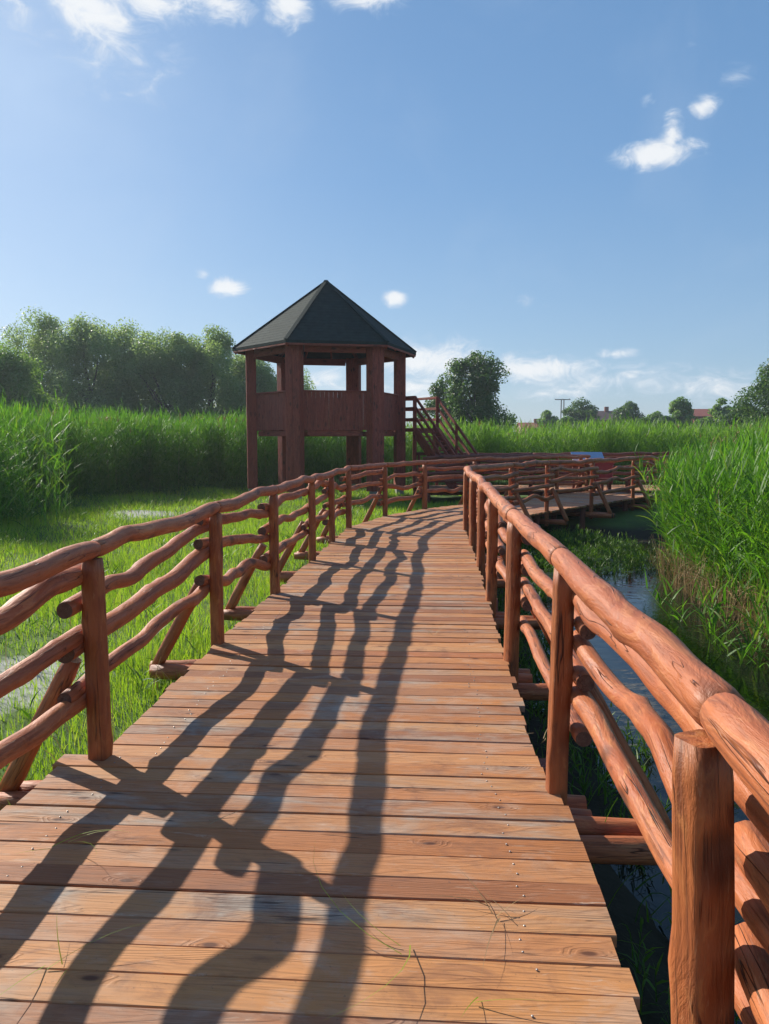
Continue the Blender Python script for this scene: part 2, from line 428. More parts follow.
# ------------------------------------------------------------------ boardwalk
def deck_boards(mb, stations, bw=.148, th=.04, nails=True, steps=True, zoff=0.):
    k = 0
    for si in range(len(stations) - 1):
        (l0, r0), (l1, r1) = stations[si], stations[si + 1]
        l0, r0, l1, r1 = map(np.array, (l0, r0, l1, r1))
        L = (np.linalg.norm(l1 - l0) + np.linalg.norm(r1 - r0)) / 2
        n = max(1, round(L / bw)); cuts = [0]
        for i in range(n): cuts.append(cuts[-1] + rnd.uniform(.86, 1.14))
        cuts = [c / cuts[-1] for c in cuts]
        for i in range(n):
            t0, t1 = cuts[i], cuts[i + 1]
            lA, lB = l0 + (l1 - l0) * t0, l0 + (l1 - l0) * t1
            rA, rB = r0 + (r1 - r0) * t0, r0 + (r1 - r0) * t1
            ax = (rA - lA) / np.linalg.norm(rA - lA)
            yl = lA[1]
            exl = (.17 if (steps and yl < 3.86) else .015) + rnd.uniform(-.02, .03)
            exr = (.015 if not steps else (.06 if 1.2 < rA[1] < 3.42 else .0)) + rnd.uniform(-.02, .025)
            nrm = (lB - lA + rB - rA); nrm /= np.linalg.norm(nrm)
            g0 = rnd.choice([.0006, .001, .0015, .002, .003, .006, .009]); g1 = rnd.choice([.0006, .001, .002, .003])
            s0, s1 = rnd.uniform(-.003, .003), rnd.uniform(-.003, .003)
            zz = zoff + rnd.uniform(-.004, .002); tilt = rnd.uniform(-.003, .003)
            a0, a1 = lA - ax * exl, rA + ax * exr; b0, b1 = lB - ax * exl, rB + ax * exr
            ns = 8; off = rnd.uniform(0, 300); c = .004
            V = []; G = []
            ln = np.linalg.norm(a1 - a0)
            wph, wam = rnd.uniform(0, 6), rnd.uniform(.0005, .003)
            for j in range(ns + 1):
                t = j / ns
                p = a0 + (a1 - a0) * t + nrm * (g0 + s0 * (t - .5)); q = b0 + (b1 - b0) * t - nrm * (g1 + s1 * (t - .5))
                w = np.linalg.norm(q - p); e = (q - p) / w
                dz = zz + wam * math.sin(t * 5 + wph)
                for (uu, vv) in ((0, -th), (0, -c), (c, 0), (w - c, 0), (w, -c), (w, -th)):
                    pt = p + e * uu
                    V.append((pt[0], pt[1], dz + vv + tilt * (uu / w - .5)))
                    G.append((t * ln + off, uu + off * 3.37, vv))
            F = []
            for j in range(ns):
                for m_ in range(6):
                    A_ = j * 6 + m_; B_ = j * 6 + (m_ + 1) % 6
                    F.append((A_, A_ + 6, B_ + 6, B_))
            F += [tuple(range(6)), tuple(range(ns * 6 + 5, ns * 6 - 1, -1))]
            mb.add(V, F, G, 0)
            if nails and max(lA[1], rA[1]) < 15.5:
                cnt = (a0 + b0) / 2
                for frac in (.12, .88):
                    for sgn in (-1, 1):
                        if rnd.random() < .12: continue
                        P = a0 + (a1 - a0) * frac + (b0 - a0) * (.5 + sgn * rnd.uniform(.17, .3)) + ax * rnd.uniform(-.02, .02)
                        rr = .0042
                        V = [(P[0], P[1], zz + .0045)] + [(P[0] + rr * math.cos(x * 1.0472), P[1] + rr * math.sin(x * 1.0472), zz + .0025) for x in range(6)] + \
                            [(P[0] + rr * math.cos(x * 1.0472), P[1] + rr * math.sin(x * 1.0472), zz - .004) for x in range(6)]
                        F = [(0, 1 + x, 1 + (x + 1) % 6) for x in range(6)] + [(1 + x, 7 + x, 7 + (x + 1) % 6, 1 + (x + 1) % 6) for x in range(6)]
                        mb.add(V, F, None, 1)

bwalk = bpy.data.objects.new('boardwalk', None); finish(bwalk, None, (0, 0, 0)); tag(bwalk, kind='structure')
mb = MB(); deck_boards(mb, ST); mb.build('decking', [M['deck'], M['nail']], bwalk)
for e in (0, 1):                                          # bearers under both edges
    for i in range(len(ST) - 1):
        A = ST[i][e]; B = ST[i + 1][e]; o_ = ST[i][1 - e]
        inn = np.array(o_) - np.array(A); inn = inn / np.linalg.norm(inn) * .28
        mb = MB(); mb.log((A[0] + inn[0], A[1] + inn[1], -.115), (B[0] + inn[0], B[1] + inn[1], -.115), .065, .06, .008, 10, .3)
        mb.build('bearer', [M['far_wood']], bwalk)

def out_dir(posts, i, side):
    a = np.array(posts[max(0, i - 1)]); b = np.array(posts[min(len(posts) - 1, i + 1)])
    d = b - a; d /= np.linalg.norm(d)
    return np.array((-d[1], d[0])) * side                  # side +1: left of travel

def crossbeam(P, o, parent, span=2.5, two=True, m='log'):
    """logs under the deck that stick out beyond the railing and carry its brace"""
    P = np.array(P); dd = np.array((o[1], -o[0]))
    for k in ((-.07, .075) if two else (0,)):
        A = P + o * rnd.uniform(.5, .62) + dd * k; B = P - o * span + dd * k
        mb = MB(); mb.log((A[0], A[1], -.235 + rnd.uniform(-.01, .01)), (B[0], B[1], -.235), .06, .06, .006, 12, .12, cap=1)
        mb.build('crossbeam', [M[m], M['cut']], parent)
    for k in (.12, span - .2):
        A = P - o * k
        z = float(ground_z(A[0], A[1])) - .5
        mb = MB(); mb.log((A[0] + dd[0] * .2, A[1] + dd[1] * .2, z), (A[0] + dd[0] * .2, A[1] + dd[1] * .2, -.06), .075, .07, .004, 12, .3)
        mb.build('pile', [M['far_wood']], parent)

for i, P in enumerate(LEFT_POSTS):
    crossbeam(P, out_dir(LEFT_POSTS, i, 1), bwalk, 1.25 if i > 7 else 2.5)
for i, P in enumerate(RIGHT_POSTS):
    crossbeam(P, out_dir(RIGHT_POSTS, i, -1), bwalk, 1.1, two=(i % 2 == 0))

# ------------------------------------------------------------------ log railings
BAYS_L = {1: ((.86, .60, .27), (.95, .64, .30)), 2: ((.80, .585, .36), (.94, .74, .45)), 3: ((1.00, .82, .53), (.84, .58, .28)), 4: ((.93, .68, .37), (.92, .70, .38))}
def railing(root, posts, side, m=('log', 'post'), bays={}, wob=.036, braces=True, sq=.55, hi=1.05, seed=1, ns=14, step=.07, rad=(.048, .066), rot=0.):
    q = random.Random(seed)
    n = len(posts); P = [np.array(p) for p in posts]
    O = [out_dir(posts, i, side) for i in range(n)]
    DD = [np.array((O[i][1], -O[i][0])) * -side * -1 for i in range(n)]
    tops = []
    for i in range(n):
        r = q.uniform(.052, .060) * (.86 if sq > .7 else 1); ln = [q.uniform(-.012, .012) - (.05 if side < 0 and i == 1 else 0), q.uniform(-.012, .012)]
        h = hi + q.uniform(-.012, .012) - (.09 if side < 0 and i == 0 else 0); tops.append(h)
        mb = MB(); mb.log((P[i][0] + O[i][0] * .01, P[i][1] + O[i][1] * .01, -.34), (P[i][0] + ln[0] + O[i][0] * .01, P[i][1] + ln[1] + O[i][1] * .01, h), r * 1.0, r * .95, .005, 24, .08, sq, .014, math.atan2(O[i][1], O[i][0]) + q.uniform(-.25, .25) + rot, q.random())
        mb.build('post', M[m[1]], root)
        if braces:
            A = P[i] + O[i] * .52; B = P[i] + O[i] * .13
            dd = np.array((O[i][1], -O[i][0])) * .0
            mb = MB(); mb.log((A[0] + dd[0], A[1] + dd[1], -.20), (B[0], B[1], .52), .05, .045, .006, 10, .1, .3, .03, seed=q.random(), cap=1)
            mb.build('brace', [M[m[0]], M['cut']], root)
    rt = .055
    for i in range(n - 1):
        a, b = P[i], P[i + 1]; d = (b - a); L = np.linalg.norm(d); d /= L
        # top rail: one log per bay, lying on the post heads, butted over the posts
        r1 = min(.059, max(.048, rt + q.uniform(-.006, .006)))
        za, zb = tops[i] + .045, tops[i + 1] + .045
        A = a + O[i] * .01 - d * .0; B = b + O[i + 1] * .01 + d * .012
        if i == 0: A = A - d * .15
        if i == n - 2: B = B + d * .12
        mb = MB(); mb.log((A[0], A[1], za), (B[0], B[1], zb), rt, r1, wob * q.choice([.3, .45, .6, .75]), ns + 2, step, 0, .028, seed=q.random(), cap=1)
        mb.build('top_rail', [M[m[0]], M['cut']], root)
        rt = r1
        if i in bays: zs, ze = bays[i]
        else:
            sg = 1 if i % 2 else -1
            zs = [z + sg * .07 + q.uniform(-.03, .03) for z in (.86, .62, .36)]
            ze = [z + sg * .06 + q.uniform(-.04, .04) for z in (.87, .64, .36)]
        for k in range(3):
            w = q.choice([.35, .5, .7, .9, 1.3, 1.7])
            ra, rb = q.uniform(*rad) * q.uniform(.85, 1.05), q.uniform(*rad) * q.uniform(.8, 1.)
            if q.random() < .5: ra, rb = rb, ra
            e0, e1 = q.uniform(.10, .17), q.uniform(.08, .15)
            off = .052 + .055
            A = a + O[i] * off - d * e0; B = b + O[i + 1] * off + d * e1
            mb = MB(); mb.log((A[0], A[1], zs[k]), (B[0], B[1], ze[k]), ra, rb, wob * w, ns, step, 0, .042, seed=q.random(), cap=1)
            mb.build('rail', [M[m[0]], M['cut']], root)

rl = thing('log_railing', 'brown log railing with wavy rails along the green meadow, casting striped shadows', 'railing', (-1.47, 3.89, 0), 'log railings along the boardwalk')
railing(rl, LEFT_POSTS, 1, bays=BAYS_L, seed=5, sq=1.1, rad=(.043, .060))
rr_ = thing('log_railing', 'sunlit orange-brown log railing beside the pond, close to the viewer', 'railing', (.80, 3.51, 0), 'log railings along the boardwalk')
railing(rr_, RIGHT_POSTS, -1, seed=12, sq=.8, rot=.35, rad=(.042, .057))

# side boardwalk to the tower stair, and its railings
bw2 = bpy.data.objects.new('boardwalk', None); finish(bw2, None, (5, 25.6, 0)); tag(bw2, kind='structure')
ST2 = [((1.0, 27.1), (1.4, 24.4)), ((9.5, 27.3), (9.5, 24.45)), ((16, 26.6), (15.5, 23.8))]
mb = MB(); deck_boards(mb, ST2, nails=False, steps=False, zoff=.005); mb.build('decking', [M['deck']], bw2)
F_POSTS = [(1.2, 27.15), (3.2, 27.2), (5.2, 27.25), (7.3, 27.3), (9.4, 27.3), (11.5, 27.1), (13.6, 26.85), (15.6, 26.6)]
N_POSTS = [(1.35, 24.42), (3.0, 24.4), (4.6, 24.4), (6.15, 24.35)]
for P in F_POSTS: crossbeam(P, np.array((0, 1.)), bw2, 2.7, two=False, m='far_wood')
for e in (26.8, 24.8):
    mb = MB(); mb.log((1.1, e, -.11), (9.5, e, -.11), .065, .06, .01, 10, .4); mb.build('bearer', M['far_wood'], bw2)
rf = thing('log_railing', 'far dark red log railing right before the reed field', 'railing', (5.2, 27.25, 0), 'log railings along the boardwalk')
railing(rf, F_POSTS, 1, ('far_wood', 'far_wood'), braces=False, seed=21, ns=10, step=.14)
rn = thing('log_railing', 'short dark log railing between the two boardwalks behind the bend', 'railing', (3.0, 24.4, 0), 'log railings along the boardwalk')
railing(rn, N_POSTS, -1, ('far_wood', 'far_wood'), braces=False, seed=22, ns=10, step=.14)

# ------------------------------------------------------------------ observation tower
TC = np.array((-1.99, 27.0)); RP = 2.57; PH = [R(11.2 + 60 * k) for k in range(6)]
FLOOR = 2.0; EAVE = 4.62; APEX = 6.95
GT = -.36
tw = thing('observation_tower', 'dark red wooden lookout tower on stilts with a black six-sided pyramid roof', 'tower', (TC[0], TC[1], GT))
def tp(r, a, z): return np.array((TC[0] + r * math.cos(a), TC[1] + r * math.sin(a), z))

def plank_wall(mb, A, B, z0, z1, th=.03, bw=.15, gap=.004, zj=.012, oj=.004):
    A = np.array(A[:2]); B = np.array(B[:2]); d = B - A; L = np.linalg.norm(d); d /= L; nn = np.array((d[1], -d[0]))
    n = max(1, round(L / bw)); w = L / n
    for i in range(n):
        c = A + d * (w * (i + .5)) + nn * rnd.uniform(-oj, oj)
        mb.bar((c[0], c[1], z0 + rnd.uniform(-zj, zj)), (c[0], c[1], z1 + rnd.uniform(-zj, zj)), w - gap, th, up=(nn[0], nn[1], 0), ch=.003)

for k in range(6):
    a = PH[k]; rad = np.array((math.cos(a), math.sin(a))); tan = np.array((-rad[1], rad[0]))
    c = TC + rad * RP
    mb = MB()
    # corner post boxed in with planks
    hw, hd = .235, .15
    cs = [c + tan * sx * hw + rad * sy * hd for sx, sy in ((-1, 1), (1, 1), (1, -1), (-1, -1))]
    for s_ in range(4):
        A, B = cs[s_], cs[(s_ + 1) % 4]
        plank_wall(mb, B, A, -.06, EAVE - .02, .03, .19)
    mb.build('post', M['tower_wood'], tw)
    mb = MB(); mb.bar((c[0], c[1], GT - .3), (c[0], c[1], -.05), .34, .26, up=(rad[0], rad[1], 0)); mb.build('footing', M['concrete'], tw)
# parapets on five sides, the sixth is the stair entrance
for k in range(6):
    a0, a1 = PH[k], PH[(k + 1) % 6]
    if k == 0: continue
    A = tp(RP - .02, a0, 0); B = tp(RP - .02, a1, 0)
    d = (B - A) / np.linalg.norm(B - A)
    mb = MB(); plank_wall(mb, (A + d * .24), (B - d * .24), FLOOR - .10, FLOOR + 1.12, .03, .14, .005)
    par = mb.build('parapet', M['tower_wood'], tw)
    mb = MB(); mb.bar(A + d * .25 + np.array((0, 0, FLOOR + 1.13)), B - d * .25 + np.array((0, 0, FLOOR + 1.13)), .13, .05); mb.build('handrail', M['tower_wood'], par)
for k in range(6):
    A = tp(RP, PH[k], EAVE - .16); B = tp(RP, PH[(k + 1) % 6], EAVE - .16); d = (B - A) / np.linalg.norm(B - A)
    mb = MB(); mb.bar(A + d * .31, B - d * .31, .14, .24); mb.build('top_beam', M['tower_wood'], tw)
    A = tp(RP - .12, PH[k], FLOOR - .2); B = tp(RP - .12, PH[(k + 1) % 6], FLOOR - .2); d = (B - A) / np.linalg.norm(B - A)
    mb = MB(); mb.bar(A + d * .33, B - d * .33, .12, .18); mb.build('floor_beam', M['tower_wood'], tw)
# floor
mb = MB()
top = [tp(RP - .2, a, FLOOR) for a in PH]; bot = [tp(RP - .2, a, FLOOR - .06) for a in PH]
mb.add(top + bot, [tuple(range(6)), tuple(range(11, 5, -1))] + [(i, 6 + i, 6 + (i + 1) % 6, (i + 1) % 6) for i in range(6)])
mb.build('platform', M['tower_wood'], tw)
# roof: hexagonal pyramid with thickness, rows of felt shingles as small steps
mb = MB(); RE = 3.16
rows = 22
V = []; F = []
def rpt(a0, a1, t, f, z): # point on a face
    A = tp(RE * (1 - t), a0, EAVE + (APEX - EAVE) * t + z); B = tp(RE * (1 - t), a1, EAVE + (APEX - EAVE) * t + z)
    return A + (B - A) * f
for k in range(6):
    a0, a1 = PH[k], PH[(k + 1) % 6]
    for i in range(rows):
        t0, t1 = i / rows, (i + 1) / rows * .9999
        nb = max(1, 14 - int(13 * t0))
        b = len(V)
        V += [rpt(a0, a1, t0, 0, .018), rpt(a0, a1, t0, 1, .018), rpt(a0, a1, t1, 1, .012), rpt(a0, a1, t1, 0, .012), rpt(a0, a1, t0, 0, .006), rpt(a0, a1, t0, 1, .006)]
        F += [(b, b + 1, b + 2, b + 3), (b + 4, b + 5, b + 1, b)]
b = len(V); V += [tp(RE, a, EAVE + .02) for a in PH] + [tp(RE, a, EAVE - .07) for a in PH] + [np.array((TC[0], TC[1], APEX - .2))]
F += [(b + i, b + 6 + i, b + 6 + (i + 1) % 6, b + (i + 1) % 6) for i in range(6)] + [(b + 6 + (i + 1) % 6, b + 6 + i, b + 12) for i in range(6)]
mb.add(V, F); roof = mb.build('roof', M['roof'], tw)
mb = MB()
for k in range(6): mb.bar(tp(RE + .005, PH[k], EAVE + .035), (TC[0], TC[1], APEX + .035), .14, .03, ch=.004)
mb.build('ridge_cap', M['roof'], roof)
for k in range(6):
    A = tp(RE - .02, PH[k], EAVE - .10); B = tp(RE - .02, PH[(k + 1) % 6], EAVE - .10); d = (B - A) / np.linalg.norm(B - A)
    mb = MB(); mb.bar(A + d * .02, B - d * .02, .03, .055); mb.build('fascia', M['tower_wood'], roof)
    mb = MB(); mb.bar(tp(RE - .05, PH[k], EAVE - .13), (TC[0], TC[1], APEX - .30), .09, .14); mb.build('rafter', M['tower_wood'], roof)
    for f in (.33, .67):
        P = tp(RE - .05, PH[k], EAVE - .11) * (1 - f) + tp(RE - .05, PH[(k + 1) % 6], EAVE - .11) * f
        Q = np.array((TC[0], TC[1], APEX - .32)); Q = P + (Q - P) * .93
        mb = MB(); mb.bar(P, Q, .06, .10); mb.build('rafter', M['tower_wood'], roof)
# landing and staircase
SD = np.array((.57, -.82)); SW = np.array((.82, .57)); T0 = np.array((1.06, 27.0)); SWID = .98; RUN = 2.2
mb = MB()
pl = [T0, T0 + SW * SWID, T0 + SW * SWID - SD * 1.35, np.array((-.55, 29.1)), np.array((.62, 27.55))]
z0, z1 = FLOOR - .12, FLOOR - .005
mb.add([(p[0], p[1], z1) for p in pl] + [(p[0], p[1], z0) for p in pl], [tuple(range(5)), tuple(range(9, 4, -1))] + [(i, 5 + i, 5 + (i + 1) % 5, (i + 1) % 5) for i in range(5)])
land = mb.build('landing', M['tower_wood'], tw)
for p in (pl[1], pl[2]):
    mb = MB(); mb.bar((p[0], p[1], GT - .2), (p[0], p[1], FLOOR + 1.08), .11, .11, up=(0, 1, 0)); mb.build('post', M['tower_wood'], land)
mb = MB(); mb.bar((T0[0], T0[1], GT - .2), (T0[0], T0[1], FLOOR + 1.08), .11, .11, up=(0, 1, 0)); mb.build('post', M['tower_wood'], land)
for (p, q) in ((pl[1], pl[2]), (pl[2], pl[3]), (pl[4], pl[0])):
    for z in (1.06, .68, .30):
        mb = MB(); mb.bar((p[0], p[1], FLOOR + z), (q[0], q[1], FLOOR + z), .05, .09); mb.build('rail', M['tower_wood'], land)
mb = MB()
for s_ in (0, 1):
    A = T0 + SW * SWID * s_; B = A + SD * RUN
    mb.bar((A[0], A[1], FLOOR - .12), (B[0], B[1], -.05), .07, .34)
stair = mb.build('staircase', M['tower_wood'], tw)
NT = 12
for i in range(NT):
    t = (i + .5) / NT; c = T0 + SD * RUN * t; z = FLOOR - (i + 1) * FLOOR / (NT + 1)
    mb = MB(); A = c + SW * .03; B = c + SW * (SWID - .03); mb.bar((A[0], A[1], z), (B[0], B[1], z), .26, .045); mb.build('tread', M['tower_wood'], stair)
for s_ in (0, 1):
    A = T0 + SW * SWID * s_; B = A + SD * RUN
    for z in (1.06, .72, .38):
        mb = MB(); mb.bar((A[0], A[1], FLOOR + z), (B[0], B[1], z - .02), .06, .09); mb.build('handrail', M['tower_wood'], stair)
    for t in (.48, .985):
        P = A + SD * RUN * t; mb = MB(); mb.bar((P[0], P[1], FLOOR * (1 - t) - .15 * (1 - t)), (P[0], P[1], FLOOR * (1 - t) + 1.05), .09, .09, up=(0, 1, 0)); mb.build('baluster', M['tower_wood'], stair)

# ------------------------------------------------------------------ info stand, red bin and bench on the far deck
ib = thing('information_board', 'tilted pale blue panel on wooden legs standing on the far boardwalk', 'information board', (lat(587, 24.9), 24.9, 0))
bx, by = lat(587, 24.9), 24.9
mb = MB(); mb.bar((bx - .50, by, 1.08), (bx + .50, by, 1.08), .40, .035, up=(0, -.55, .83)); ib_p = mb.build('panel', M['blue'], ib)
mb = MB(); mb.bar((bx - .52, by - .19, .955), (bx + .52, by - .19, .955), .03, .06); mb.build('edge_strip', M['white'], ib_p)
for s_ in (-1, 1):
    mb = MB(); mb.bar((bx + s_ * .42, by + .03, 0), (bx + s_ * .42, by + .03, 1.05), .09, .09, up=(0, 1, 0)); mb.build('leg', M['far_wood'], ib)
mb = MB(); mb.bar((bx - .42, by + .03, .55), (bx + .42, by + .03, .55), .06, .08); mb.build('stretcher', M['far_wood'], ib)

rbx, rby = lat(602, 23.9), 23.95
rb = thing('litter_bin', 'red box-shaped bin on the far boardwalk, just right of the blue panel', 'bin', (rbx, rby, 0))
mb = MB(); mb.bar((rbx, rby, .26), (rbx, rby, .86), .62, .42, up=(0, 1, 0)); bb = mb.build('body', M['red'], rb)
mb = MB(); mb.bar((rbx, rby, .863), (rbx, rby, .93), .68, .48, up=(0, 1, 0)); mb.build('lid', M['red'], rb)
for s_ in (-1, 1):
    mb = MB(); mb.bar((rbx + s_ * .24, rby, 0), (rbx + s_ * .24, rby, .258), .07, .3, up=(0, 1, 0)); mb.build('leg', M['far_wood'], rb)
nx_, ny_ = lat(618, 23.2), 23.45
bn = thing('bench', 'low dark wooden bench on the far boardwalk in front of the red bin', 'bench', (nx_, ny_, 0))
mb = MB(); 
for k in (-.12, .0, .12): mb.bar((nx_ - .6, ny_ + k, .42), (nx_ + .55, ny_ + k, .42), .11, .045)
mb.build('seat', M['far_wood'], bn)
for s_ in (-.42, .38):
    mb = MB(); mb.bar((nx_ + s_, ny_, 0), (nx_ + s_, ny_, .395), .28, .07, up=(1, 0, 0)); mb.build('leg', M['far_wood'], bn)

# ------------------------------------------------------------------ vegetation helpers
def ribbons(base, az, length, width, tilt0, droop, segs=4, roll=None, prof='leaf'):
    """curved tapering strips; returns V,F"""
    n = len(az); t = np.linspace(0, 1, segs + 1)
    roll = np.zeros(n) if roll is None else roll
    ang = tilt0[:, None] + droop[:, None] * t[None, :]
    dl = (length / segs)[:, None]
    am = (ang[:, 1:] + ang[:, :-1]) / 2
    h = np.concatenate([np.zeros((n, 1)), np.cumsum(np.sin(am) * dl, 1)], 1)
    z = np.concatenate([np.zeros((n, 1)), np.cumsum(np.cos(am) * dl, 1)], 1)
    dx, dy = np.cos(az)[:, None], np.sin(az)[:, None]
    C = np.stack([base[:, 0:1] + h * dx, base[:, 1:2] + h * dy, base[:, 2:3] + z], 2)
    if prof == 'leaf': w = np.minimum(1, .45 + t * 3) * np.clip(1 - t, 0, 1) ** .75
    elif prof == 'stem': w = 1 - .6 * t
    else: w = np.clip(1 - t, 0, 1) ** .8
    w = np.maximum(w, .06)
    ww = (width[:, None] / 2) * w[None, :]
    # side vector: horizontal perpendicular, rolled about the strip's direction
    sx, sy = -np.sin(az)[:, None], np.cos(az)[:, None]
    nx = np.cos(ang) * dx; ny = np.cos(ang) * dy; nz = -np.sin(ang)
    cr, sr = np.cos(roll)[:, None], np.sin(roll)[:, None]
    S = np.stack([sx * cr + nx * sr, sy * cr + ny * sr, nz * sr], 2)
    A = C - S * ww[..., None]; B = C + S * ww[..., None]
    V = np.stack([A, B], 2).reshape(-1, 3)
    b = (np.arange(n) * (segs + 1) * 2)[:, None] + (np.arange(segs) * 2)[None, :]
    F = np.stack([b, b + 1, b + 3, b + 2], 2).reshape(-1, 4)
    return V, F

def joinVF(parts):
    V = []; F = []; b = 0
    for v, f in parts: V.append(v); F.append(f + b); b += len(v)
    return np.concatenate(V), np.concatenate(F)

def reed_plants(P, hts, leaves=11, lw=.026, ll=(.32, .58), t_lo=.22, segs=4, lean=.10, stem_w=.009):
    n = len(P); rs = nrs
    az = rs.uniform(0, 6.283, n); tl = np.abs(rs.normal(0, lean, n)); dr = np.abs(rs.normal(0.06, .08, n))
    parts = [ribbons(P, az, hts, np.full(n, stem_w), tl, dr, 3, rs.uniform(0, 3.14, n), 'stem')]
    # leaves
    k = leaves
    idx = np.repeat(np.arange(n), k)
    t = np.tile(np.linspace(t_lo, 1.0, k), n) + rs.uniform(-.04, .04, n * k); t = np.clip(t, t_lo * .7, 1)
    ang = tl[idx] + dr[idx] * t * .5; L = hts[idx] * t
    B = np.stack([P[idx, 0] + np.sin(ang) * L * np.cos(az[idx]), P[idx, 1] + np.sin(ang) * L * np.sin(az[idx]), P[idx, 2] + np.cos(ang) * L], 1)
    la = rs.uniform(0, 6.283, n)[idx] + np.tile(np.arange(k) % 2 * 3.14, n) + rs.normal(0, .7, n * k)
    tip = smoothstep(.75, 1, t)
    ln = rs.uniform(ll[0], ll[1], n * k) * (1 - .35 * tip)
    t0 = rs.uniform(.45, .85, n * k) * (1 - .6 * tip); dd = rs.uniform(.2, 1.1, n * k) * (1 - .5 * tip)
    parts.append(ribbons(B, la, ln, lw * rs.uniform(.7, 1.25, n * k), t0, dd, segs, rs.normal(0, .5, n * k)))
    return joinVF(parts)

def band(edge, depth, dens, rs, side=1, dfall=None):
    """scatter points in a strip behind a polyline edge; side +1: left of travel"""
    out = []; dep = []
    for (a, b) in zip(edge[:-1], edge[1:]):
        a = np.array(a); b = np.array(b); d = b - a; L = np.linalg.norm(d); d /= L; nn = np.array((-d[1], d[0])) * side
        n = int(L * depth * dens)
        s = rs.uniform(-.3, L + .3, n); w = depth * rs.uniform(0, 1, n) ** 1.5
        out.append(a + np.outer(s, d) + np.outer(w, nn)); dep.append(w)
    P = np.concatenate(out); return P, np.concatenate(dep)

def with_z(P, dz=0.): return np.column_stack([P[:, 0], P[:, 1], ground_z(P[:, 0], P[:, 1]) + dz])

def clear_of_deck(P, margin=.1):
    ok = np.ones(len(P), bool)
    for st in (ST, ST2):
        for (l0, r0), (l1, r1) in zip(st[:-1], st[1:]):
            poly = [l0, r0, r1, l1]; ins = np.ones(len(P), bool)
            for i in range(4):
                a = np.array(poly[i]); b = np.array(poly[(i + 1) % 4]); e = (b - a) / np.linalg.norm(b - a)
                nn = np.array((-e[1], e[0]))                      # inside is to the left (counter-clockwise)
                dd = (P - a) @ nn
                ins &= dd > -margin
            ok &= ~ins
    return ok

# ---- reed beds
L_EDGE = [(-15.0, 13.5), (-12.0, 17.0), (-10.4, 19.2), (-10.9, 22.0), (-10.3, 25.5), (-8.6, 28.6), (-6.6, 31.0), (-4.0, 32.8), (-1.0, 33.4)]
P, dp = band(L_EDGE, 4.5, 80, nrs, 1)
CL_ = np.column_stack([nrs.normal(-9.6, .9, 340), nrs.normal(18.0, 1.1, 340)]); P = np.concatenate([P, CL_]); dp = np.concatenate([dp, np.full(340, 1.)])
Pb, db = band(L_EDGE, 6.5, 30, nrs, 1); P = np.concatenate([P, Pb + np.array((-2.9, 2.7))]); dp = np.concatenate([dp, db + 3])
Pz = with_z(P)
hts = 2.50 + .22 * np.sin(P[:, 0] * .9) * np.sin(P[:, 1] * .6 + 1) + .14 * np.sin(P[:, 0] * 2.7 + P[:, 1] * 1.9) + nrs.normal(0, .2, len(P)) + .12 * smoothstep(0, 2.5, dp)
V, F = reed_plants(Pz, hts, 11, .032, (.35, .6), .10, 3)
tag(nmesh('reed_bed', V, F, M['reed'], smooth=True), 'tall dark green reed bed behind the meadow, running from the photo edge to the tower', 'reeds', kind='stuff')
B_EDGE = [(-1.0, 33.4), (4, 32.4), (9, 31.5), (14, 31.0), (20, 31.5), (30, 32.5)]
P, dp = band(B_EDGE, 5.0, 58, nrs, 1); Pz = with_z(P)
hts = 2.28 + .12 * np.sin(P[:, 0] * .8) + .08 * np.sin(P[:, 0] * 2.9 + P[:, 1] * 2) + nrs.normal(0, .17, len(P)) + .10 * smoothstep(0, 3, dp)
V, F = reed_plants(Pz, hts, 10, .034, (.35, .6), .14, 3)
tag(nmesh('reed_field', V, F, M['reed_far'], smooth=True), 'bright green reed field across the back beyond the far railing', 'reeds', kind='stuff')
R_EDGE = [(4.55, 4.0), (4.75, 7.0), (4.75, 9.2), (4.95, 12.0), (5.3, 14.0), (5.9, 16.3), (7.2, 18.4), (9.3, 21.2), (12.5, 22.6), (18, 23.0)]
P, dp = band(R_EDGE, 3.6, 50, nrs, -1)
ok = clear_of_deck(P, .5); P = P[ok]; dp = dp[ok]
Pz = with_z(P)
hts = 1.80 + .20 * np.sin(P[:, 0] * 1.3 + 1) * np.sin(P[:, 1] * .8) + nrs.normal(0, .2, len(P)) + .15 * smoothstep(0, 1.5, dp) - .15 * smoothstep(12, 17, P[:, 1])
hts = hts + (-.42 - Pz[:, 2]) * .55
V, F = reed_plants(Pz, hts, 15, .029, (.34, .66), .32, 5, .13)
tag(nmesh('reed_bed', V, F, M['reed'], smooth=True), 'near bright green reed bed with long leaves on the right bank of the pond', 'reeds', kind='stuff')
# dry straw-coloured stems at its foot
P, dp = band([(4.5, 6.0), (4.62, 9.0), (4.75, 12.3), (5.2, 14.2)], .9, 170, nrs, -1); P = P - np.array((.18, 0))
n = len(P); Pz = with_z(P)
V1 = ribbons(Pz, nrs.uniform(0, 6.28, n), nrs.uniform(.45, 1.15, n), np.full(n, .012), np.abs(nrs.normal(0, .13, n)), np.abs(nrs.normal(.1, .2, n)), 3, nrs.uniform(0, 3.1, n), 'stem')
P2, _ = band([(4.5, 6.0), (4.62, 9.0), (4.75, 12.3), (5.2, 14.2)], .8, 110, nrs, -1); n2 = len(P2); P2 = with_z(P2, .35); P2[:, 2] += nrs.uniform(0, .5, n2)
V2 = ribbons(P2, nrs.uniform(0, 6.28, n2), nrs.uniform(.25, .5, n2), np.full(n2, .014), nrs.uniform(.5, 1.5, n2), nrs.uniform(.3, 1.3, n2), 3, nrs.normal(0, .5, n2))
V, F = joinVF([V1, V2])
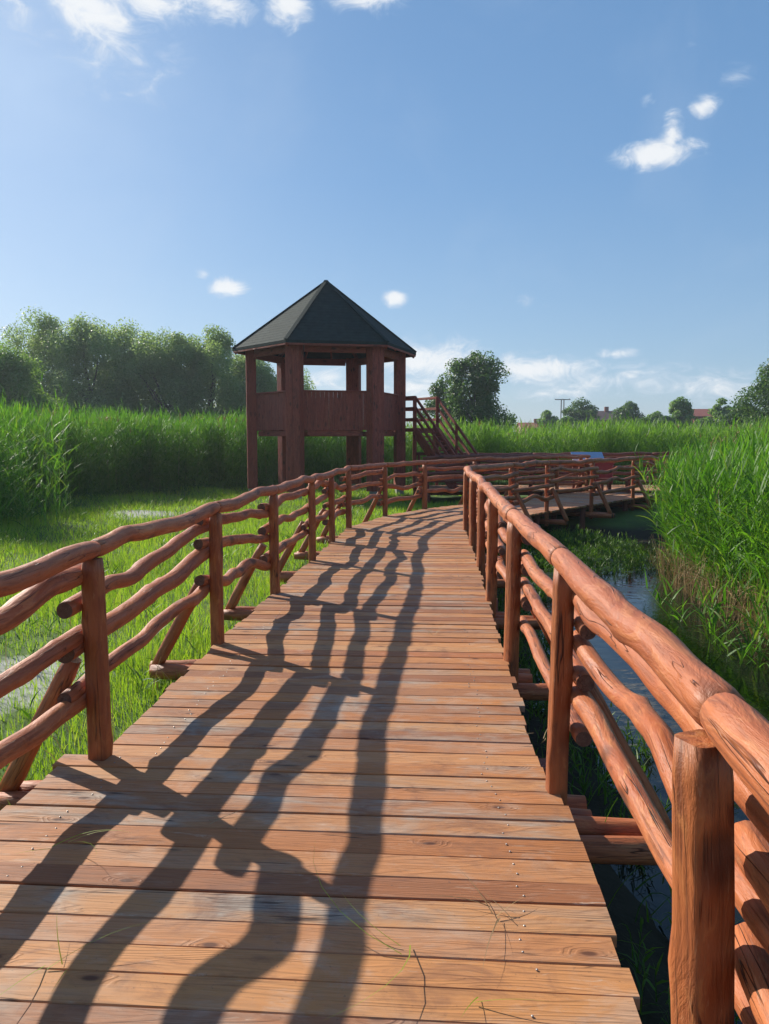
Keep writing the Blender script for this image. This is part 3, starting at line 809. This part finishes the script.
tag(nmesh('dry_reeds', V, F, M['dry'], smooth=True), 'straw-brown dead reed stems at the waterline below the green reeds', 'reeds', kind='stuff')
# low arching reed leaves over the water
n = 60
P = np.column_stack([nrs.uniform(3.35, 4.6, n), nrs.uniform(6.6, 10.2, n)]); P = P[P[:, 0] > 3.6 + .25 * np.abs(P[:, 1] - 8.3)]; Pz = with_z(P)
V, F = reed_plants(Pz, nrs.uniform(.75, 1.25, len(P)), 8, .03, (.3, .5), .45, 5, .45)
tag(nmesh('young_reeds', V, F, M['reed'], smooth=True), 'low leaning young reeds spreading over the pond water', 'reeds', kind='stuff')

# last year's seed plumes and straw stems standing among the green ones
PL = []
for edge, dep_, dens, hh_ in ((L_EDGE, 4.0, 1.6, 2.75), (B_EDGE, 4.0, .8, 2.5), (R_EDGE, 3.0, .9, 2.1)):
    P, _ = band(edge, dep_, dens, nrs, -1 if edge is R_EDGE else 1)
    P = P[clear_of_deck(P, .5)]; n = len(P); Pz = with_z(P); hs = hh_ * nrs.uniform(.86, 1.08, n); az = nrs.uniform(0, 6.28, n)
    PL.append(ribbons(Pz, az, hs, np.full(n, .012), np.full(n, .02), np.full(n, .12), 4, nrs.uniform(0, 3, n), 'stem'))
    tip = Pz + np.column_stack([np.cos(az) * .07 * hs, np.sin(az) * .07 * hs, hs * .985])
    for k_ in range(7):
        q_ = tip.copy(); q_[:, 2] -= nrs.uniform(0, .16, n)
        PL.append(ribbons(q_, az + nrs.normal(0, .9, n), nrs.uniform(.10, .22, n), np.full(n, .03), nrs.uniform(.1, .6, n), nrs.uniform(.3, 1.2, n), 3, nrs.uniform(0, 3, n)))
V, F = joinVF(PL)
tag(nmesh('reed_plumes', V, F, M['dry'], smooth=True), 'scattered straw-coloured reed plumes rising above the green reed beds', 'reeds', kind='stuff')

# ---- meadow grass on the left
def scatter(x0, x1, y0, y1, dens):
    n = int((x1 - x0) * (y1 - y0) * dens); return np.column_stack([nrs.uniform(x0, x1, n), nrs.uniform(y0, y1, n)])
def pale_mask(P):
    m = np.zeros(len(P))
    for cx, cy, sx, sy in PALE: m = np.maximum(m, 1 - np.hypot((P[:, 0] - cx) / sx, (P[:, 1] - cy) / sy))
    return np.clip(m, 0, 1)
def grass_pts():
    out = []
    for (y0, y1, d) in ((.8, 4, 1500), (4, 7, 1300), (7, 11, 950), (11, 16, 650), (16, 22, 420), (22, 30.5, 300)):
        x0 = -.52 * y1 - 1.2
        P = scatter(x0, 4.2 if y0 > 15 else .2, y0, y1, d); out.append(P)
    P = np.concatenate(out)
    P = P[(P[:, 0] > -.56 * P[:, 1] - 1.0)]
    P = P[P[:, 0] < centre_x(P[:, 1]) + np.where(P[:, 1] > 16, 6, -.85)]
    P = P[clear_of_deck(P, .02)]
    keep = nrs.uniform(0, 1, len(P)) > pale_mask(P) * .95
    P = P[keep]
    cl = np.sin(P[:, 0] * 1.7 + 2 * np.sin(P[:, 1] * .6)) * np.sin(P[:, 1] * 1.3 + P[:, 0] * .4)
    P = P[nrs.uniform(0, 1, len(P)) < .78 + .3 * cl]
    return P
P = grass_pts(); n = len(P); Pz = with_z(P, -.01)
cl = np.sin(P[:, 0] * 1.7 + 2 * np.sin(P[:, 1] * .6)) * np.sin(P[:, 1] * 1.3 + P[:, 0] * .4)
hh = (.155 + .05 * cl) * nrs.uniform(.55, 1.35, n) * (1 - .45 * pale_mask(P))
V, F = ribbons(Pz, nrs.uniform(0, 6.28, n), hh, (.006 + .0005 * np.maximum(P[:, 1] - 4, 0)) * nrs.uniform(.7, 1.3, n), np.abs(nrs.normal(.1, .2, n)), nrs.uniform(0, .9, n), 3, nrs.normal(0, .5, n), 'grass')
tag(nmesh('meadow_grass', V, F, M['grass'], smooth=True), 'bright green short grass of the marshy meadow left of the boardwalk', 'grass', kind='stuff')
# taller weeds along the foot of the left reed bed and by the tower
P, dp = band(L_EDGE, 1.5, 22, nrs, -1); n = len(P); Pz = with_z(P)
V, F = reed_plants(Pz, nrs.uniform(.2, .55, n), 7, .03, (.10, .2), .3, 3, .2, .006)
tag(nmesh('meadow_weeds', V, F, M['weed'], smooth=True), 'tufts of leafy weeds along the foot of the left reed bed', 'weeds', kind='stuff')
P = scatter(-9, .0, 2, 29, 5.5); P = P[(P[:, 0] > -.55 * P[:, 1] - .6) & (P[:, 0] < centre_x(P[:, 1]) - 1.35)]
P = P[clear_of_deck(P, .12)]; P = P[np.sin(P[:, 0] * 1.1 + 1) * np.sin(P[:, 1] * .8) > -.35]; n = len(P); Pz = with_z(P)
V1 = reed_plants(Pz, nrs.uniform(.12, .30, n), 6, .018, (.10, .22), .15, 3, .25, .005)
P = scatter(-9, .0, 2, 29, 9); P = P[(P[:, 0] > -.55 * P[:, 1] - .6) & (P[:, 0] < centre_x(P[:, 1]) - 1.3)]; P = P[clear_of_deck(P, .1)]; n = len(P)
V, F = V1
tag(nmesh('meadow_herbs', V, F, M['weed'], smooth=True), 'darker leafy herbs scattered through the meadow grass', 'weeds', kind='stuff')
V, F = ribbons(with_z(P), nrs.uniform(0, 6.28, n), nrs.uniform(.2, .42, n), np.full(n, .007), nrs.uniform(0, .5, n), nrs.uniform(0, .8, n), 3, nrs.normal(0, .6, n), 'stem')
tag(nmesh('dry_grass', V, F, M['dry'], smooth=True), 'thin straw-coloured stems scattered through the meadow grass', 'grass', kind='stuff')
# weeds and algae on the right bank and below the far boardwalk
P = scatter(1.3, 5.2, 4.0, 17.5, 150)
g = ground_z(P[:, 0], P[:, 1]); P = P[(g > -.86) & (P[:, 0] > centre_x(np.minimum(P[:, 1], 13)) + 1.25)]
P2 = scatter(1.6, 5.6, 11.2, 17.6, 150); P2 = P2[(P2[:, 1] > 13.4) | (P2[:, 0] < 3.3)]; P2 = P2[(np.sin(P2[:, 0] * 3) * np.sin(P2[:, 1] * 2.3) > -.1) | (P2[:, 1] > 13.6)]
P3 = scatter(.75, 2.0, 1.2, 11.5, 55); P3 = P3[(np.sin(P3[:, 0] * 4 + 1) * np.sin(P3[:, 1] * 2.1) > -.2) & (ground_z(P3[:, 0], P3[:, 1]) > -.9)]
P = np.concatenate([P, P2, P3]); P = P[clear_of_deck(P, .1)]
n = len(P); z = np.maximum(ground_z(P[:, 0], P[:, 1]), WATER_Z - .04)
Pz = np.column_stack([P, z])
V1 = ribbons(Pz, nrs.uniform(0, 6.28, n), nrs.uniform(.08, .3, n), np.full(n, .012), np.abs(nrs.normal(.2, .4, n)), nrs.uniform(0, 1.2, n), 3, nrs.normal(0, .6, n), 'grass')
m_ = nrs.uniform(0, 1, n) < .45
V2 = reed_plants(Pz[m_], nrs.uniform(.1, .3, m_.sum()), 6, .022, (.06, .14), .2, 2, .3, .006)
ns_ = 26
Pn = np.column_stack([nrs.uniform(.78, 1.25, ns_), nrs.uniform(1.7, 4.6, ns_)]); Pn = with_z(Pn)
V3 = ribbons(Pn, nrs.uniform(0, 6.28, ns_), nrs.uniform(.35, .75, ns_), np.full(ns_, .006), nrs.uniform(.05, .35, ns_), nrs.uniform(.5, 1.9, ns_), 7, nrs.normal(0, .5, ns_), 'stem')
V, F = joinVF([V1, V2, V3])
tag(nmesh('bank_weeds', V, F, M['weed'], smooth=True), 'low green weeds and water plants on the pond bank beside the right railing', 'weeds', kind='stuff')

# ------------------------------------------------------------------ trees
def tree(name, label, cat, u, v_top, D, width, mat, leaf=.16, clumps=60, per=170, seed=1, group=None, base_z=-.4, low=.15, round_=1.0, plume=.82):
    q = np.random.RandomState(seed); qq = random.Random(seed)
    x, y = lat(u, D), D; h = hgt(v_top, D) - base_z
    root = thing(name, label, cat, (x, y, base_z), group)
    mb = MB()
    mb.log((x, y, base_z - .2), (x + qq.uniform(-.2, .2), y, base_z + h * .55), h * .026 + .03, h * .012, h * .012, 9, h * .06, 0, .04, seed=seed)
    cz0, cz1 = base_z + h * low, base_z + h
    cz = (cz0 + cz1) / 2; hz = (cz1 - cz0) / 2
    cl = []
    tries = 0
    while len(cl) < clumps and tries < 6000:
        tries += 1
        p = q.uniform(-1, 1, 3); r = np.linalg.norm(p)
        if max(abs(p[2]), math.hypot(p[0], p[1])) > 1 or r > 1.12 or r < .4 and q.rand() < .5: continue
        # several overlapping lobes make an uneven outline
        wz = 1 - .22 * max(0, p[2]) ** 1.5
        c = np.array((x + p[0] * width / 2 * .86 * wz, y + p[1] * width / 2 * .86 * wz, cz + p[2] * hz * .9))
        bumpy = .82 + .25 * math.sin(3 * math.atan2(p[1], p[0]) + seed) * math.cos(2.5 * p[2] + seed)
        c[:2] = (c[:2] - (x, y)) * bumpy * round_ + (x, y)
        cl.append(c)
    cl = np.array(cl)
    top = np.array((x + q.uniform(-.1, .1) * width, y, cz1 - h * .04)); cl = np.vstack([cl, top])
    for i in range(0, len(cl), max(1, len(cl) // 12)):
        s = np.array((x, y, base_z + h * qq.uniform(.2, .5))); mb.log(s, s + (cl[i] - s) * .92, h * .010, h * .003, h * .012, 6, h * .08, 0, .03, seed=seed + i)
    mb.build('trunk', M['bark'], root)
    Vs = []; n = per
    sz = width * q.uniform(.075, .15, len(cl)) + .12
    N_ = len(cl) * n; ci = np.repeat(np.arange(len(cl)), n)
    d = q.normal(0, 1, (N_, 3)); d /= np.linalg.norm(d, axis=1)[:, None]
    rr = sz[ci] * q.uniform(.25, 1.12, N_) ** .6
    C = cl[ci] + d * rr[:, None] * np.array((1.0, 1.0, plume))
    C[:, 2] -= .10 * rr
    # leaf: rhombus with random orientation, leaning to face outward/upward
    nrm = d + q.normal(0, .7, (N_, 3)) + np.array((0, 0, .45)); nrm /= np.linalg.norm(nrm, axis=1)[:, None]
    t1 = np.cross(nrm, q.normal(0, 1, (N_, 3))); t1 /= np.linalg.norm(t1, axis=1)[:, None]; t2 = np.cross(nrm, t1)
    L = leaf * q.uniform(.6, 1.3, N_)[:, None]; Wd = L * .36
    V = np.stack([C - t1 * L * .5, C + t2 * Wd - nrm * L * .06, C + t1 * L * .5, C - t2 * Wd - nrm * L * .06], 1).reshape(-1, 3)
    F = np.arange(N_ * 4).reshape(-1, 4)
    nmesh('crown', V, F, mat, root)
    return root

G1 = 'willow trees behind the left reed bed'
WL = [(-40, 352, 56, 7.0, 'light_leaf'), (14, 352, 52, 5.4, 'light_leaf'), (43, 317, 62, 7.0, 'willow'), (92, 321, 60, 7.6, 'willow'), (135, 328, 63, 6.4, 'willow'),
      (172, 335, 60, 6.2, 'willow'), (212, 329, 61, 6.6, 'willow'), (252, 352, 64, 6.0, 'willow'), (290, 372, 68, 6.4, 'willow')]
WLAB = ['pale willow at the left photo edge, mostly outside it', 'lower pale yellow-green willow at the left end of the tree row', 'tallest grey-green willow, just right of the low pale one',
        'broad grey-green willow in the middle of the left tree row', 'grey-green willow with a dipped top, fourth tall one from the left', 'narrow dark willow right of the dipped-top one in the tree row',
        'dark green willow with a raised top, the last full tree left of the tower', 'willow half hidden behind the left tower post', 'low willow seen through the tower opening']
for i, (u, v, D, w, mm) in enumerate(WL):
    tree('willow_tree', WLAB[i], 'tree', u, v, D, w * 1.22, M[mm], .155, 80, 700, 30 + i, G1, low=.0, plume=1.08)
tree('poplar_tree', 'tall dark tree right of the tower, above the staircase', 'tree', 474, 352, 58, 6.0, M['broad'], .18, 80, 330, 51, low=.12)
tree('poplar_tree', 'smaller tree touching the left side of the tall one behind the stair', 'tree', 439, 376, 60, 4.4, M['broad'], .18, 45, 200, 52, low=.10)
tree('shrub', 'low dark shrub at the right foot of the tall tree behind the stair', 'shrub', 508, 416, 62, 2.9, M['broad'], .18, 16, 130, 53, low=.05)
G2 = 'trees near the distant houses'
DT = [('small_tree', 'tiny pale tree left of the utility pole', 545, 411, 120, 3.2, 'light_leaf'), ('garden_tree', 'rounded green tree directly right of the utility pole', 581, 400, 115, 4.9, 'broad'),
      ('garden_tree', 'spreading green tree between the grey house and the thin saplings', 627, 402, 115, 4.2, 'broad'), ('small_tree', 'thin pale sapling left of the pointed tree', 656, 413, 110, 3.4, 'light_leaf'),
      ('garden_tree', 'pointed green tree just left of the red-roofed house', 679, 398, 100, 3.0, 'light_leaf'), ('garden_tree', 'two-tipped green tree just right of the red-roofed house', 719, 399, 95, 3.0, 'light_leaf'),
      ('large_tree', 'big dark tree cut off by the right edge of the photo', 800, 350, 62, 7.8, 'broad'), ('shrub', 'low pale bush under the rounded tree by the pole', 566, 418, 100, 2.6, 'light_leaf'),
      ('shrub', 'dark bush beside the big tree at the right', 742, 405, 70, 3.6, 'broad'),
      ('shrub', 'low scrub just left of the pointed tree', 664, 417, 90, 2.6, 'broad'), ('shrub', 'low dark scrub at the foot of the spreading tree', 644, 419, 95, 2.6, 'broad'),
      ('shrub', 'low scrub in front of the red-roofed house wall', 700, 420, 88, 2.4, 'light_leaf'), ('shrub', 'low scrub in front of the pink gabled house, left of the spreading tree', 606, 423, 95, 2.0, 'broad')]
for i, (nm, lb, u, v, D, w, mm) in enumerate(DT):
    tree(nm, lb, 'shrub' if nm == 'shrub' else 'tree', u, v, D, w * 1.35, M[mm], .28 if D > 90 else .19, 75 if D > 90 else 120, 200 if D > 90 else 420, 70 + i, G2, low=.08)

# ------------------------------------------------------------------ distant houses and pole
def house(name, label, u0, u1, v_eave, v_ridge, D, wall, roof, gable=False, chim=True, dep=8.):
    x0, x1 = lat(u0, D), lat(u1, D); ze, zr = hgt(v_eave, D), hgt(v_ridge, D); b = -.5; y0, y1 = D, D + dep
    root = thing(name, label, 'house', ((x0 + x1) / 2, D, b))
    mb = MB()
    if not gable:
        ym = (y0 + y1) / 2
        V = [(x0, y0, b), (x1, y0, b), (x1, y1, b), (x0, y1, b), (x0, y0, ze), (x1, y0, ze), (x1, y1, ze), (x0, y1, ze), (x0, ym, zr - .1), (x1, ym, zr - .1)]
        F = [(0, 1, 5, 4), (2, 3, 7, 6), (1, 2, 6, 9, 5), (3, 0, 4, 8, 7)]
        rv = [(x0 - .3, y0 - .5, ze - .2), (x1 + .3, y0 - .5, ze - .2), (x1 + .3, ym, zr), (x0 - .3, ym, zr), (x1 + .3, y1 + .5, ze - .2), (x0 - .3, y1 + .5, ze - .2)]
        rfc = [(0, 1, 2, 3), (3, 2, 4, 5)]
    else:
        xm = (x0 + x1) / 2
        V = [(x0, y0, b), (x1, y0, b), (x1, y1, b), (x0, y1, b), (x0, y0, ze), (x1, y0, ze), (x1, y1, ze), (x0, y1, ze), (xm, y0, zr - .1), (xm, y1, zr - .1)]
        F = [(0, 1, 5, 8, 4), (2, 3, 7, 9, 6), (1, 2, 6, 5), (3, 0, 4, 7)]
        rv = [(x0 - .4, y0 - .3, ze - .2), (xm, y0 - .3, zr), (xm, y1 + .3, zr), (x0 - .4, y1 + .3, ze - .2), (x1 + .4, y0 - .3, ze - .2), (x1 + .4, y1 + .3, ze - .2)]
        rfc = [(0, 1, 2, 3), (1, 4, 5, 2)]
    mb.add(V, F); mb.build('wall', M[wall], root)
    n = len(rv); up = [(a, b_, c + .16) for a, b_, c in rv]
    mb = MB(); ff = [tuple(i + n for i in f) for f in rfc] + [tuple(reversed(f)) for f in rfc]
    edges = {}
    for f in rfc:
        for i in range(4):
            e = (f[i], f[(i + 1) % 4]); edges[e] = 1
    for (a, c) in edges:
        if (c, a) not in edges: ff.append((a, c, c + n, a + n))
    mb.add(rv + up, ff); rf_ = mb.build('roof', M[roof], root)
    if chim:
        cx = x0 + (x1 - x0) * .75 if not gable else (x0 + x1) / 2
        cy = (y0 + y1) / 2 - .3
        mb = MB(); mb.bar((cx, cy, zr - .8), (cx, cy, zr + .9), .7, .6, up=(0, 1, 0)); mb.build('chimney', M['brick'], rf_)
    nw = max(1, int((x1 - x0) / 2.8))
    for i in range(nw):
        cx = x0 + (x1 - x0) * (i + .5) / nw; zc = ze - 1.1 if ze > 1.2 else ze * .5
        mb = MB(); mb.bar((cx - .5, y0 - .02, zc), (cx + .5, y0 - .02, zc), .05, 1.1); wn = mb.build('window', M['white'], root)
        mb = MB(); mb.bar((cx - .42, y0 - .04, zc), (cx + .42, y0 - .04, zc), .05, .95); mb.build('pane', M['glass'], wn)
house('distant_house', 'small pinkish house with a low red roof left of the utility pole', 522, 544, 428, 423, 150, 'plaster_pink', 'tile_red')
house('distant_house', 'dark grey-roofed house between two green trees', 594, 616, 420, 411, 140, 'plaster_pink', 'tile_dark')
house('distant_house', 'pink gabled house in front of the dark-roofed one', 604, 619, 428, 423, 128, 'plaster_pink', 'tile_red', True, False, 6.)
house('distant_house', 'house with a bright red roof far right between two green trees', 692, 714, 416, 409, 125, 'brick', 'tile_red', False, False)
house('distant_house', 'low pale house behind the thin sapling', 640, 662, 425, 419, 150, 'plaster', 'tile_dark')

px, py = lat(561, 150), 150.
po = thing('utility_pole', 'thin grey utility pole with a crossarm above the distant trees', 'utility pole', (px, py, -.4))
zt = hgt(400, 150)
for s_ in (-.35, .35):
    mb = MB(); mb.bar((px + s_, py, -.4), (px + s_ * .7, py, zt), .2, .2, up=(0, 1, 0)); mb.build('shaft', M['pole'], po)
mb = MB(); mb.bar((px - 1.5, py, zt + .09), (px + 1.5, py, zt + .09), .18, .18); mb.build('crossarm', M['pole'], po)
for s_ in (-1.3, 0, 1.3):
    mb = MB(); mb.bar((px + s_, py, zt + .18), (px + s_, py, zt + .42), .1, .1, up=(0, 1, 0)); mb.build('insulator', M['white'], po)

# ------------------------------------------------------------------ loose grass stalks on the boards
def sprig(x, y, seed, size=.3, blades=4, label=None):
    q = random.Random(seed); mb_parts = []
    n = blades
    base = np.column_stack([np.array([x + q.uniform(-.05, .05) for _ in range(n)]), np.array([y + q.uniform(-.05, .05) for _ in range(n)]), np.full(n, .008)])
    az = np.array([q.uniform(0, 6.28) for _ in range(n)]); ln = np.array([size * q.uniform(.4, 1.1) for _ in range(n)])
    V, F = ribbons(base, az, ln, np.full(n, .0045), np.full(n, 1.25) + np.array([q.uniform(-.1, .1) for _ in range(n)]), np.array([q.uniform(.25, .45) for _ in range(n)]), 5, np.array([q.uniform(-.4, .4) for _ in range(n)]), 'grass')
    V[:, 2] = np.maximum(V[:, 2], .005)
    # slight sideways curl so that they are not straight
    w = V[:, :2] - np.array((x, y)); r_ = np.hypot(w[:, 0], w[:, 1]); aa = r_ * q.uniform(-2, 2)
    V[:, 0] = x + w[:, 0] * np.cos(aa) - w[:, 1] * np.sin(aa); V[:, 1] = y + w[:, 0] * np.sin(aa) + w[:, 1] * np.cos(aa)
    o = nmesh('grass_stalk', V, F, M['dry'] if q.random() < .55 else M['grass'], loc=(x, y, 0))
    return tag(o, label, 'grass stalk', 'loose grass stalks on the boards')
SP = [(.42, 2.55, .34, 7, 'tuft of green and straw stalks on the boards near the right edge of the deck'), (.1, 2.35, .6, 3, 'long thin dry stalk lying across the foreground boards right of the shadows'),
      (.25, 2.15, .22, 2, 'small green seed head on the front boards'), (-1.02, 2.25, .3, 4, 'small green sprig in the lower left corner of the deck'),
      (-1.3, 3.0, .28, 4, 'curled dry stalk at the left edge of the deck'), (-.75, 3.2, .3, 3, 'dry twig between the two left shadows'),
      (.85, 4.15, .3, 4, 'sprig beside the second right post'), (.4, 6.4, .45, 6, 'grass tuft far along the deck near the right railing')]
for i, (x, y, s_, b, lb) in enumerate(SP): sprig(x, y, 200 + i, s_, b, lb)

# ------------------------------------------------------------------ sky, sun, clouds
SUN_AZ = 46.5; SUN_EL = 30.5        # degrees left of the viewing direction, height
sd_ = bpy.data.lights.new('sun', 'SUN'); sd_.energy = 5.0; sd_.angle = R(.53); sd_.color = (1, .93, .82)
so = bpy.data.objects.new('sun', sd_); COL.objects.link(so)
tx, ty, tz = -math.sin(R(SUN_AZ)) * math.cos(R(SUN_EL)), math.cos(R(SUN_AZ)) * math.cos(R(SUN_EL)), math.sin(R(SUN_EL))
from mathutils import Vector
so.rotation_euler = Vector((tx, ty, tz)).to_track_quat('Z', 'Y').to_euler(); so.location = (-20, 20, 25)

world = bpy.data.worlds.new('World'); scene.world = world; world.use_nodes = True
nt = world.node_tree; nt.nodes.clear(); g = N(nt)
wo = g.n('OutputWorld'); bg = g.n('Background'); bg.inputs['Strength'].default_value = .09
sky = g.n('TexSky'); sky.sky_type = 'NISHITA'; sky.sun_disc = False
sky.sun_elevation = R(SUN_EL); sky.sun_rotation = R(-SUN_AZ); sky.air_density = 1.0; sky.dust_density = .8; sky.ozone_density = 2.5; sky.altitude = 100
dirv = g.n('TexCoord').outputs['Generated']
CL = [(92, 8, 55, 32, 1.15), (150, 0, 55, 28, 1.05), (215, 0, 48, 24, .95), (288, 5, 28, 26, .95), (368, -4, 50, 20, .85), (20, 10, 50, 40, .5), (120, 55, 90, 70, .42),
      (229, 287, 27, 15, 1.1), (203, 275, 13, 11, .6), (395, 298, 18, 13, 1.2), (660, 154, 54, 18, 1.15), (672, 134, 15, 26, 1.05), (706, 105, 18, 14, .85), (737, 75, 22, 18, .42), (649, 100, 13, 9, .6),
      (436, 362, 84, 36, .95), (425, 388, 80, 30, .85), (530, 368, 110, 22, .92), (620, 380, 130, 24, .66), (490, 376, 40, 14, .6), (615, 354, 32, 8, .75), (630, 376, 26, 14, .78), (598, 386, 28, 7, .6), (524, 301, 14, 10, .5), (690, 388, 120, 26, .6),
      (560, 392, 90, 14, .5), (705, 380, 46, 20, .5), (330, 380, 40, 22, .8), (545, 305, 10, 7, .42), (690, 43, 12, 8, .35), (10, 338, 40, 20, .6)]
mask = None
p_ = R(PITCH); up_c = np.array((0, math.sin(p_), math.cos(p_)))
for (u, v, sx, sy, s_) in CL:
    c = pxdir(u, v); r_ = np.cross(c, (0, 0, 1)); r_ /= np.linalg.norm(r_); uu = np.cross(r_, c)
    ax, ay = sx / FPX * 1.0, sy / FPX * 1.0
    a = g.vmath('DOT_PRODUCT', dirv, tuple(r_ / ax)); b = g.vmath('DOT_PRODUCT', dirv, tuple(uu / ay))
    rr2 = g.math('SQRT', g.math('ADD', g.math('MULTIPLY', a, a), g.math('MULTIPLY', b, b)))
    mm_ = g.math('MULTIPLY', g.math('SUBTRACT', 1.0, rr2, clamp=True), s_)
    mask = mm_ if mask is None else g.math('MAXIMUM', mask, mm_)
sepd = g.n('SeparateXYZ'); g.l(dirv, sepd.inputs[0])
mask = g.math('MULTIPLY', mask, g.math('GREATER_THAN', sepd.outputs[1], 0.0))
nz1 = g.noise(g.scalev(dirv, (1, 1, 1.7)), 26., 9, .66, .9)
nz2 = g.noise(dirv, 6., 5, .6, .4)
body = g.math('ADD', mask, g.math('MULTIPLY', g.math('SUBTRACT', nz1, .5), 1.5))
alpha = g.math('MULTIPLY', g.maprange(body, .12, .95), g.maprange(mask, .0, .3))
# thin high veil
veil = g.math('MULTIPLY', g.maprange(nz2, .45, .8), .10)
alpha = g.math('MAXIMUM', g.math('MULTIPLY', alpha, .95), veil)
cc = g.mix(g.maprange(body, .25, .8), (5.2, 6.1, 7.3, 1), (7.6, 7.8, 8.0, 1))
el = sepd.outputs[2]
clear = g.ramp(g.maprange(el, 0., .75, 0., 1., False), [(0, (.36, .52, .68)), (.10, (.29, .475, .70)), (.4, (.17, .365, .66)), (1, (.095, .26, .54))])
clear = g.vmath('SCALE', clear); clear.node.inputs['Scale'].default_value = 9.0
base = g.mix(.60, sky.outputs[0], clear)
glow = None                                   # sun-side glow mixed into the sky colour as a soft veil, upper left
for (u, v, sx, sy, s_) in ((20, 90, 330, 330, .50), (-60, 330, 300, 260, .40)):
    c = pxdir(u, v); d_ = g.vmath('DISTANCE', dirv, tuple(c)); q_ = g.math('SUBTRACT', 1.0, g.math('DIVIDE', d_, sx / FPX), clamp=True)
    q_ = g.math('MULTIPLY', g.math('MULTIPLY', q_, q_), s_); glow = q_ if glow is None else g.math('MAXIMUM', glow, q_)
base = g.mix(g.math('MULTIPLY', glow, g.maprange(g.noise(g.scalev(dirv, (1, 1, 2.5)), 4., 5, .6, .5), .2, .7, .7, 1.1)), base, (4.9, 6.3, 8.2, 1))
skyc = g.mix(alpha, base, cc)
g.l(skyc, bg.inputs['Color']); g.l(bg.outputs[0], wo.inputs['Surface'])

# ------------------------------------------------------------------ haze
hm, hnt, hout = new_mat('thin_summer_haze'); hv = hnt.nodes.new('ShaderNodeVolumePrincipled')
hv.inputs['Color'].default_value = (.82, .90, 1.0, 1); hv.inputs['Density'].default_value = .0006; hv.inputs['Anisotropy'].default_value = .35
hnt.links.new(hv.outputs[0], hout.inputs['Volume'])
hx0, hx1, hy0, hy1, hz0, hz1 = -335., 335., -55., 405., -3.2, 14.
tag(nmesh('haze', [(hx0, hy0, hz0), (hx1, hy0, hz0), (hx1, hy1, hz0), (hx0, hy1, hz0), (hx0, hy0, hz1), (hx1, hy0, hz1), (hx1, hy1, hz1), (hx0, hy1, hz1)],
          [(0, 3, 2, 1), (4, 5, 6, 7), (0, 1, 5, 4), (1, 2, 6, 5), (2, 3, 7, 6), (3, 0, 4, 7)], hm), kind='stuff')

# ------------------------------------------------------------------ render settings
scene.render.engine = 'CYCLES'
scene.view_settings.view_transform = 'Standard'; scene.view_settings.look = 'None'
scene.view_settings.gamma = 1.0; scene.view_settings.exposure = .42
scene.cycles.max_bounces = 8; scene.cycles.transparent_max_bounces = 8
scene.render.resolution_x = W; scene.render.resolution_y = H
